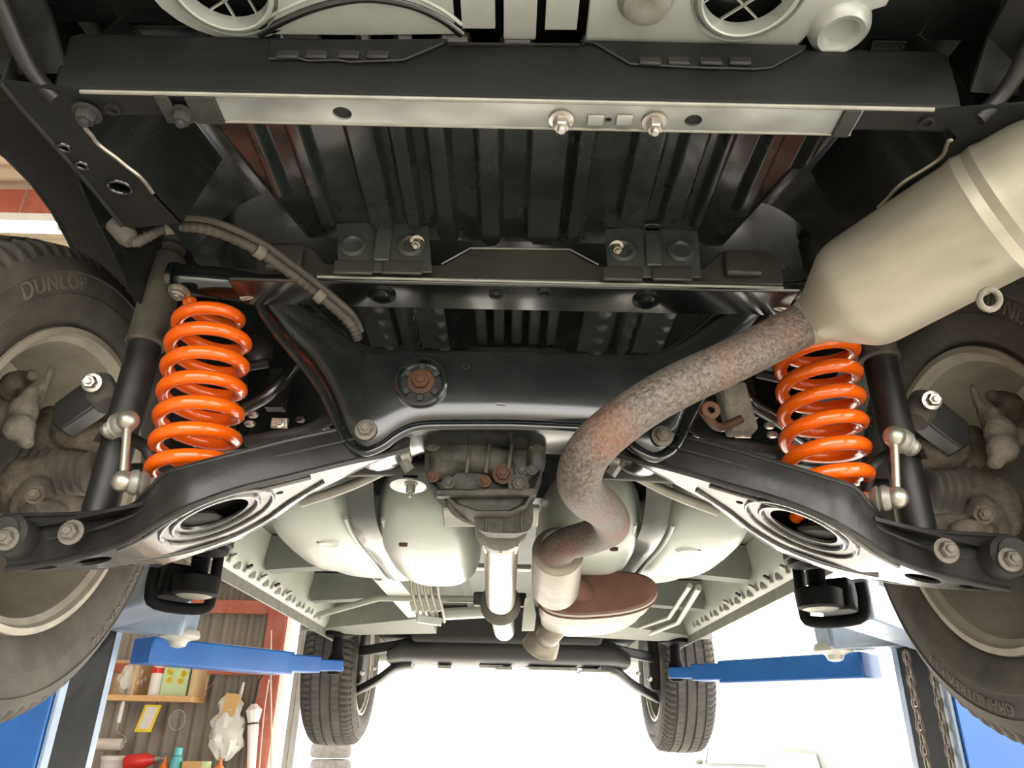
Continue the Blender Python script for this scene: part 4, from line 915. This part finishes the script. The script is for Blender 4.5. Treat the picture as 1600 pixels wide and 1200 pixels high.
# ================================================================== two-post lift
def link_mesh():
    b = MB(); q = [V(0, 0, 0) + V(.009 * math.cos(a), 0, .019 * math.sin(a)) for a in [2 * math.pi * k / 14 for k in range(14)]]
    b.tube(q, .0042, 6, closed=True); return b
def lift(mir):
    s = 1 if mir else -1; K = dict(mir=mir)
    X = -1.21
    post = empty('lift_post', (s * 1.36, 2.33, -H), None, 'right blue lift post with hanging chains beside the open bay' if mir else 'left blue lift post in front of the corrugated wall', 'car lift')
    z0, z1 = -H + .02, 2.25; zc = (z0 + z1) / 2; hz = z1 - z0
    MB().box((-1.36, 2.33, -H + .01), (.46, .5, .02)).build('base_plate', 'lift_blue', post, bevel=.003, **K)
    MB().box((-1.36, 2.19, zc), (.28, .012, hz)).build('column_side', 'lift_blue', post, bevel=.002, **K)
    MB().box((-1.36, 2.47, zc), (.28, .012, hz)).build('column_side', 'lift_blue', post, bevel=.002, **K)
    MB().box((-1.495, 2.33, zc), (.012, .28, hz)).build('column_back', 'lift_blue', post, **K)
    for y in (2.212, 2.448): MB().box((X - .004, y, zc), (.010, .036, hz)).build('column_lip', 'lift_edge', post, bevel=.002, **K)
    MB().box((-1.27, 2.33, -.1), (.12, .215, 1.6)).build('carriage', 'lift_black', post, bevel=.006, **K)
    MB().box((-1.34, 2.33, zc), (.05, .06, hz * .98)).build('guide_rail', 'lift_black', post, **K)
    for x in (-1.25, -1.30): MB().tube([V(x, 2.26, z0 + .1), V(x, 2.26, z1 - .1)], .008, 8).build('hydraulic_pipe', 'steel_grey', post, **K)
    # rear arm to the pad under the rear jacking point
    pd = P(308, 862, 1.53); dk = P(306, 917, 1.53); za = dk.z - .015
    root = V(-1.24, 2.24, .285)
    arm_end = V(dk.x - .015, dk.y + .0, za + .030)
    dirv = (arm_end - root).normalized()
    ra = empty('rear_swing_arm', root if not mir else V(-root.x, root.y, root.z), post, 'telescopic swing arm under the rear jacking point')
    MB().bar(root, arm_end - dirv * .12, .105, .085).build('outer_tube', 'lift_pale', ra, bevel=.008, **K)
    MB().bar(arm_end - dirv * .30, arm_end - dirv * .02, .08, .062).build('inner_tube', 'lift_black', ra, bevel=.006, **K)  # black colour stands in for the shadow on this tube
    # rubber-lined yoke at the arm end
    sd = dirv.cross(V(0, 0, 1)).normalized(); c = arm_end - dirv * .05
    u = [c + sd * a + V(0, 0, b_) for a, b_ in ((-.066, .062), (-.066, -.02), (-.052, -.048), (.040, -.048), (.056, -.02), (.056, .02))]
    MB().tube(smooth_path(u, 4), .012, 10).build('rubber_yoke', 'lift_black', ra, **K)
    MB().lathe(dk - V(0, 0, .018), (0, 0, 1), [(0, .036), (.004, .044), (.036, .046), (.040, .040)], 36).build('pad_nut', 'lift_black', ra, **K)
    MB().lathe(dk - V(0, 0, .021), (0, 0, 1), [(0, .026), (.004, .037), (.006, .037)], 30).build('pad_nut_ring', 'steel_grey', ra, **K)
    hgt = pd.z - dk.z
    prof = []
    for k in range(9): h = .02 + (hgt - .03) * k / 9; prof += [(h, .0165), (h + (hgt - .03) / 18, .0195)]
    MB().lathe(dk, (0, 0, 1), prof, 22).build('pad_screw', 'lift_black', ra, **K)
    MB().lathe(pd - V(0, 0, .006), (0, 0, 1), [(0, .030), (.006, .060), (.016, .062), (.020, .055)], 32).build('lift_pad', 'lift_black', ra, **K)
    MB().box(pd + V(-.0, .0, .020), (.13, .05, .020)).build('pad_block', 'rough_black', ra, bevel=.004, **K)
    # front arm in two links with a hinge pin
    fa = empty('front_swing_arm', V(s * 1.24, 2.42, .2), post, 'two-link blue swing arm under the front jacking point')
    hp = P(278, 1004, 2.40)
    MB().bar(V(-1.24, 2.38, hp.z + .075), hp + V(.035, -.01, .055), .13, .085).build('first_link', 'lift_pale', fa, bevel=.012, **K)
    MB().bar(V(-1.20, 2.35, hp.z + .078), hp + V(.028, -.055, .055), .04, .070).build('link_side', 'lift_blue', fa, bevel=.008, **K)
    a = P(220, 1016, 2.47); b = P(445, 1037, 2.92); c = P(492, 1039, 3.00); d = P(532, 1041, 3.06)
    MB().bar(a, b, .11, .078).build('outer_tube', 'lift_blue', fa, bevel=.006, **K)
    MB().bar(b - (b - a).normalized() * .15, c, .085, .058).build('inner_tube', 'lift_blue', fa, bevel=.005, **K)
    MB().bar(c - (c - b).normalized() * .05, d, .06, .040).build('pad_holder', 'lift_blue', fa, bevel=.005, **K)
    MB().lathe(hp + V(0, 0, .035), (0, 0, -1), [(0, .055), (.014, .060), (.022, .058), (.026, .040), (.032, .028), (.046, .022), (.050, .010)], 30).build('hinge_pin', 'pole_grey', fa, 'bright hinge pin cap', **K)
    fp = P(517, 1012, 3.06)
    MB().lathe(d + V(-.02, 0, .0) - V(0, 0, .03), (0, 0, 1), [(0, .022), (.008, .030), (.03, .034), (.06, .030), (.075, .022), (.13, .020), (.14, .055), (.16, .058)], 26).build('lift_pad', 'lift_black', fa, **K)
    MB().box(d + V(-.02, 0, .145), (.15, .10, .03)).build('pad_block', 'lift_black', fa, bevel=.005, **K)
    if mir:
        # hoist chains hanging along the post
        for cx, cy in ((1.150, 2.26), (1.195, 2.22)):
            proto = None
            for k in range(44):
                z = P(1415, 1030, 2.3).z - .030 * k
                if proto is None:
                    proto = link_mesh().build('chain_link', 'chain_steel', post, origin=(0, 0, 0)); o = proto
                else:
                    o = proto.copy(); COL.objects.link(o)
                place(o, (cx, cy, z), post); o.rotation_euler = (0, 0, R(90) if k % 2 else R(10))
for m_ in (False, True): lift(m_)

# ================================================================== things on and by the corrugated wall
WF = WY - .055
def wp(px, py, dy=0.0): return P(px, py, WF - dy)
# shelf
sh = empty('wall_shelf', wp(240, 1091, .09), None, 'pine shelf with plywood end panel on the corrugated wall', 'shelf')
A, B = wp(120, 1091, .09), wp(311, 1092, .09)
MB().box(((A.x + B.x) / 2, A.y, (A.z + B.z) / 2), (B.x - A.x, .2, .03)).build('board', 'pine', sh, bevel=.003)
q = wp(301, 1060, .06); MB().box((B.x - .02, A.y, A.z + .11), (.02, .19, .20)).build('end_panel', 'ply', sh, bevel=.002)
q = wp(226, 1060, .06); MB().box((q.x, A.y, A.z + .10), (.016, .19, .18)).build('divider', 'ply', sh, bevel=.002)
MB().box(((A.x + B.x) / 2, WF - .0, A.z + .11), (B.x - A.x, .012, .20)).build('back_panel', 'ply', sh)
zt = A.z + .0155
def on_shelf(px, dy): p = wp(px, 1085, dy); return V(p.x, p.y, zt)
c = on_shelf(241, .13)
can = empty('spray_can', c, None, 'white spray can with a red band on the pine shelf', 'spray can')
MB().lathe(c, (0, 0, 1), [(0, .030), (.003, .034), (.115, .034), (.118, .033)], 24).build('body', 'white_plastic', can)
MB().lathe(c + V(0, 0, .118), (0, 0, 1), [(0, .0345), (.028, .0345)], 24).build('red_band', 'red_paint', can)
MB().lathe(c + V(0, 0, .146), (0, 0, 1), [(0, .033), (.02, .030), (.04, .029), (.043, .026)], 24).build('cap', 'white_plastic', can)
c = on_shelf(274, .11)
pk = empty('printed_carton', c, None, 'pale green carton printed with yellow flowers on the shelf', 'carton')
MB().box(c + V(0, 0, .085), (.145, .08, .168)).build('carton', 'green_print', pk, bevel=.004)
for dx, dz in ((-.035, .125), (.04, .118), (-.03, .085), (.03, .08)):
    for k in range(5):
        a = 2 * math.pi * k / 5 + dx * 30
        MB().lathe(c + V(dx + .011 * math.cos(a), -.0405, dz + .011 * math.sin(a)), (0, -1, 0), [(0, .009), (.0008, .009)], 10).build('printed_petal', 'yellow_print', pk)
def crumple(c, s, name, m, label, cat, seed, parent=None):
    random.seed(seed); b = MB(); n = 22; rings = []
    ph = [random.uniform(0, 6.28) for _ in range(6)]
    for i in range(1, 14):
        a = math.pi * i / 14; ring = []
        for k in range(n):
            t = 2 * math.pi * k / n
            w_ = 1 + .13 * math.sin(5 * t + ph[0] + 2 * a) + .10 * math.sin(9 * t + ph[1] - 5 * a) + .08 * math.sin(7 * a + ph[2] + 2 * t) + random.uniform(-.05, .05)
            ring.append(Vector(c) + V(s[0] * math.sin(a) * math.cos(t) * w_, s[1] * math.sin(a) * math.sin(t) * w_, s[2] * (1 + math.cos(a) * min(w_, 1.0))))
        rings.append(ring)
    b.loft(rings); return b.build(name, m, parent, label, cat=cat, sharp=25)
c = on_shelf(200, .11)
crumple(c, (.062, .06, .085), 'rag_bundle', 'cloth_white', 'bundle of crumpled off-white rags at the left of the shelf', 'rags', 3)
crumple(on_shelf(146, .11), (.05, .06, .09), 'cloth_pile', 'cloth_white', 'tall white cloth pile at the far left end of the shelf', 'rags', 5)
# paint roller
h0 = wp(193, 1095, .10)
rl = empty('paint_roller', h0 - V(0, 0, .23), None, 'white paint roller hanging below the pine shelf', 'paint roller')
MB().lathe(h0, (0, 0, -1), [(0, .008), (.01, .011), (.09, .013), (.11, .010)], 14).build('handle', 'white_plastic', rl)
MB().tube(smooth_path([h0 - V(0, 0, .11), h0 + V(.0, 0, -.15), h0 + V(.052, 0, -.18), h0 + V(.060, 0, -.205), h0 + V(.048, 0, -.215)], 4), .003, 8).build('wire_frame', 'zinc', rl)
MB().lathe(h0 + V(.045, 0, -.215), (-1, 0, 0), [(0, .026), (.004, .030), (.14, .030), (.144, .026)], 22).build('roller_sleeve', 'cloth_white', rl)
MB().tube([h0 + V(0, .0, .0), h0 + V(0, 0, .012), h0 + V(0, 0, .03)], .002, 6).build('hanging_loop', 'zinc', rl)
# hanging tag
t0 = wp(237, 1100, .10)
tg = empty('hanging_tag', t0 - V(.03, 0, .15), None, 'yellow-edged paper card hanging on a hook under the shelf', 'tag')
cx, cz = t0.x - .004, t0.z - .072
def sk(a, b, d=0): return V(cx + a + b * .22, t0.y + d, cz + b)
MB().plate([sk(-.045, -.068), sk(.045, -.068), sk(.045, .068), sk(-.045, .068)], [], (0, .003, 0)).build('card', 'yellow_print', tg)
MB().plate([sk(-.030, -.052, -.001), sk(.030, -.052, -.001), sk(.030, .058, -.001), sk(-.030, .058, -.001)], [], (0, -.001, 0)).build('paper_sheet', 'paper', tg)
MB().tube(smooth_path([t0 + V(.010, 0, -.005), t0 + V(.012, 0, .012), t0 + V(.0, 0, .022), t0 + V(.004, 0, .034)], 4), .0022, 6).build('hook', 'zinc', tg)
# wire strainer with a reddish handle
s0 = wp(277, 1125, .08)
st_ = empty('hand_strainer', s0 - V(0, 0, .05), None, 'small round wire strainer with thin red handle on the wall', 'strainer')
MB().tube([s0 + V(.044 * math.cos(a), 0, .050 * math.sin(a)) for a in [2 * math.pi * k / 26 for k in range(26)]], .0028, 6, closed=True).build('hoop', 'wire_mesh', st_)
for k in range(-3, 4):
    w_ = math.sqrt(1 - (k / 4) ** 2)
    MB().tube([s0 + V(.011 * k, .012 * math.sin(math.pi * (j / 6)), .050 * w_ * (j / 3 - 1)) for j in range(7)], .0007, 4).build('mesh_wire', 'wire_mesh', st_)
    MB().tube([s0 + V(.044 * w_ * (j / 3 - 1), .012 * math.sin(math.pi * (j / 6)), .0125 * k) for j in range(7)], .0007, 4).build('mesh_wire', 'wire_mesh', st_)
MB().tube([s0 + V(.03, 0, .035), wp(338, 1062, .07)], .0022, 6).build('handle', 'red_steel', st_)
MB().tube([s0 + V(-.03, 0, -.035), wp(238, 1162, .07)], .0022, 6).build('handle_tail', 'red_steel', st_)
# plastic bag with a piece of card
b0 = wp(346, 1190, .09)
bag = empty('plastic_bag', b0, None, 'crumpled white plastic bag hanging beside the red post', 'bag')
crumple(V(b0.x + .005, b0.y, b0.z), (.088, .045, .135), 'bag_body', 'bag_film', None, None, 11, bag)
crumple(V(b0.x + .0, b0.y, b0.z + .20), (.06, .03, .07), 'bag_neck', 'bag_film', None, None, 12, bag)
tp = wp(381, 1066, .07)
MB().tube(smooth_path([tp, wp(374, 1090, .08), wp(362, 1118, .09)], 5), [.006 + .012 * i / 10 for i in range(11)], 8, flat=.4).build('bag_handle', 'bag_film', bag)
MB().plate([wp(344, 1122, .12), wp(364, 1120, .12), wp(378, 1086, .12), wp(354, 1082, .12)], [], (0, .004, 0)).build('card_sheet', 'card', None, 'brown cardboard sheet tucked behind the white plastic bag', cat='cardboard')
# umbrella
u0 = wp(397, 1100, .10)
um = empty('umbrella', wp(388, 1235, .10), None, 'folded white umbrella with dark crook handle on the red post', 'umbrella')
base = wp(391, 1240, .10)
ax = (u0 - base)
MB().lathe(base, ax, [(0, .010), (.02, .018), (ax.length * .75, .030), (ax.length * .76, .028), (ax.length * .80, .030), (ax.length * .93, .044), (ax.length * .98, .024), (ax.length, .016)], 9).build('canopy', 'white_plastic', um, sharp=20)
MB().lathe(base + ax * .765, ax, [(0, .0310), (.008, .0310)], 12).build('strap', 'black_plastic', um)
MB().tube(smooth_path([u0, u0 + V(.006, 0, .06), u0 + V(.008, 0, .115), u0 + V(.030, 0, .155), u0 + V(.062, 0, .155), u0 + V(.078, 0, .125)], 5), .0055, 8).build('crook_handle', 'black_plastic', um)
MB().lathe(base, -ax, [(0, .006), (.05, .004)], 8).build('tip', 'black_plastic', um)
# rope on the red post
MB().tube(smooth_path([wp(424, 985, .12), wp(423, 1050, .12), wp(424, 1120, .12), wp(424, 1240, .12)], 5), .0042, 6).build('rope', 'rope', None, 'pale rope hanging straight down the red steel post', cat='rope', group=None)
MB().tube(smooth_path([wp(420, 1062, .14), wp(412, 1120, .14), wp(402, 1240, .14)], 5), .0035, 6).build('cord', 'rope', None, 'thin pale cord slanting beside the umbrella', cat='cord')
# workbench just below eye level with tools
wb = wp(240, 1212, .25); zb_ = wb.z
be = empty('workbench', V(-2.2, WF - .28, -H), None, 'wooden workbench under the shelf, mostly below the picture', 'workbench')
MB().box((-2.3, WF - .28, zb_ - .02), (1.7, .50, .04)).build('bench_top', 'ply', be, bevel=.004)
for x in (-3.1, -1.5):
    for y in (WF - .08, WF - .48): MB().box((x, y, (-H + zb_ - .04) / 2), (.06, .06, zb_ - .04 + H)).build('leg', 'pine', be, bevel=.003)
def ob(px, dy=.25): p = P(px, 1200, WF - dy); return V(p.x, p.y, zb_)
c = ob(274)
tb = empty('squeeze_bottle', c, None, 'teal squeeze bottle standing on the bench', 'bottle')
MB().lathe(c, (0, 0, 1), [(0, .026), (.004, .030), (.07, .030), (.09, .024), (.095, .015)], 20).build('body', 'teal_plastic', tb); MB().lathe(c + V(0, 0, .095), (0, 0, 1), [(0, .022), (.035, .020), (.04, .012)], 16).build('cap', 'teal_plastic', tb)
for px, lb in ((256, 'orange bottle tip left of the teal bottle'), (343, 'orange bottle tip right of the small carton')):
    c = ob(px); t = empty('glue_bottle', c, None, lb, 'bottle', 'orange-tipped bottles')
    MB().lathe(c, (0, 0, 1), [(0, .020), (.003, .022), (.045, .022), (.055, .012)], 16).build('body', 'orange_plastic', t); MB().lathe(c + V(0, 0, .055), (0, 0, 1), [(0, .010), (.035, .004), (.037, .002)], 12).build('nozzle', 'orange_plastic', t)
c = ob(308)
bx = empty('small_carton', c, None, 'brown and green small carton on the bench', 'carton')
MB().box(c + V(-.02, 0, .035), (.10, .06, .07)).build('carton', 'card', bx, bevel=.002); MB().box(c + V(.045, 0, .035), (.03, .06, .07)).build('green_end', 'green_print', bx, bevel=.002)
c = ob(176, .16)
cn = empty('white_tub', c, None, 'white plastic tub on the bench by the lift post', 'tub')
MB().lathe(c, (0, 0, 1), [(0, .055), (.004, .06), (.06, .062), (.065, .066), (.075, .066)], 28).build('tub', 'white_plastic', cn); MB().lathe(c + V(0, 0, .075), (0, 0, 1), [(0, .068), (.008, .068), (.010, .06)], 28).build('lid', 'paper', cn)
c = ob(212, .22)
dr = empty('power_drill', c, None, 'red power tool lying on the bench', 'power tool')
MB().lathe(c + V(-.06, 0, .055), (1, 0, .12), [(0, .03), (.01, .036), (.06, .038), (.11, .034), (.13, .024), (.15, .020)], 20).build('motor_housing', 'red_paint', dr)
MB().bar(c + V(-.03, 0, .05), c + V(-.055, 0, .004), .035, .04).build('grip', 'red_paint', dr, bevel=.008)
MB().lathe(c + V(.09, 0, .073), (1, 0, .12), [(0, .016), (.03, .014), (.035, .008), (.06, .004)], 14).build('chuck', 'steel_grey', dr)
c = ob(228, .36)
sd_ = empty('screwdriver', c, None, 'long screwdriver with red handle laid across the bench', 'screwdriver')
MB().lathe(c + V(.05, 0, .016), (1, .1, 0), [(0, .008), (.01, .013), (.07, .014), (.08, .010)], 10).build('handle', 'red_paint', sd_)
MB().tube([c + V(.05, 0, .016), c + V(-.17, -.02, .010)], .0035, 8).build('shank', 'steel_shiny', sd_)

# ================================================================== outside the door
def parked_car(c, rz, label, body, sc_=1.0):
    root = empty('parked_car', c, None, label, 'car'); c = Vector(c)
    def T(x, y, z): return c + Matrix.Rotation(rz, 3, 'Z') @ V(x * sc_, y * sc_, z * sc_)
    secs = [(-2.0, .70, .42, .66), (-1.92, .80, .34, .80), (-1.0, .85, .30, .92), (.0, .86, .30, .94), (1.2, .85, .30, .92), (1.9, .80, .34, .86), (2.0, .70, .42, .70)]
    rg = [[T(-w_, y, zl), T(-w_ * 1.02, y, (zl + zh) / 2), T(-w_ * .94, y, zh), T(w_ * .94, y, zh), T(w_ * 1.02, y, (zl + zh) / 2), T(w_, y, zl)] for y, w_, zl, zh in secs]
    MB().loft(rg).build('lower_body', body, root, bevel=.03)
    cb = [(-1.05, .78, .90, .92), (-.45, .66, .90, 1.36), (.2, .66, .90, 1.42), (1.1, .65, .90, 1.38), (1.75, .74, .90, .94)]
    rg = [[T(-.80, y, zl), T(-w_, y, zh), T(w_, y, zh), T(.80, y, zl)] for y, w_, zl, zh in cb]
    MB().loft(rg).build('cabin', body, root, bevel=.03)
    MB().plate([T(-.66, -.98, .96), T(.66, -.98, .96), T(.58, -.50, 1.31), T(-.58, -.50, 1.31)], [], Matrix.Rotation(rz, 3, 'Z') @ V(0, -.012, .010)).build('windscreen', 'glass_dark', root)
    for s in (-1, 1):
        MB().plate([T(s * .79, -.75, .97), T(s * .685, -.42, 1.30), T(s * .675, 1.05, 1.32), T(s * .77, 1.5, .97)], [], Matrix.Rotation(rz, 3, 'Z') @ V(s * .02, 0, 0)).build('side_window', 'glass_dark', root)
        MB().ball(T(s * .95, -.72, .99), .10 * sc_, 12, (1, .6, .7)).build('door_mirror', body, root)
        MB().ball(T(s * .62, -1.96, .66), .12 * sc_, 12, (1.2, .5, .7)).build('headlamp', 'white_plastic', root)
        for y in (-1.25, 1.25): MB().lathe(T(s * .66, y, .31), Matrix.Rotation(rz, 3, 'Z') @ V(s, 0, 0), [(0, .20), (.0, .30), (.02, .31), (.19, .31), (.21, .29), (.2, .19), (.17, .05)], 26).build('wheel', 'rubber', root)
    MB().bar(T(-.35, -2.01, .55), T(.35, -2.01, .55), .02, .12).build('number_plate', 'paper', root)
    return root
g = P(1352, 1165, 14.5); parked_car((g.x, 14.5 + 1.2, -H), R(8), 'pale parked car in the glare beside the right lift post', 'far_paint')
g = P(1165, 1178, 21); parked_car((g.x, 22, -H), R(-12), 'farther pale car in the glare between the front wheels and post', 'far_paint')
g = P(520, 1163, 12.5)
for k in range(6):
    z = -H + .03 + .225 * k
    MB().lathe(V(g.x + .02 * math.sin(k * 2.3), 12.5, z), (0, 0, 1), [(.02, .20), (0, .23), (.01, .28), (.05, .305), (.16, .305), (.20, .28), (.21, .23), (.19, .20)], 40, cap=False).build('stacked_tyre', 'rubber', None, ['bottom', 'second', 'third', 'fourth', 'fifth', 'topmost'][k] + ' tyre of the outdoor stack below the left front wheel', cat='tyre', group='tyres stacked outside')
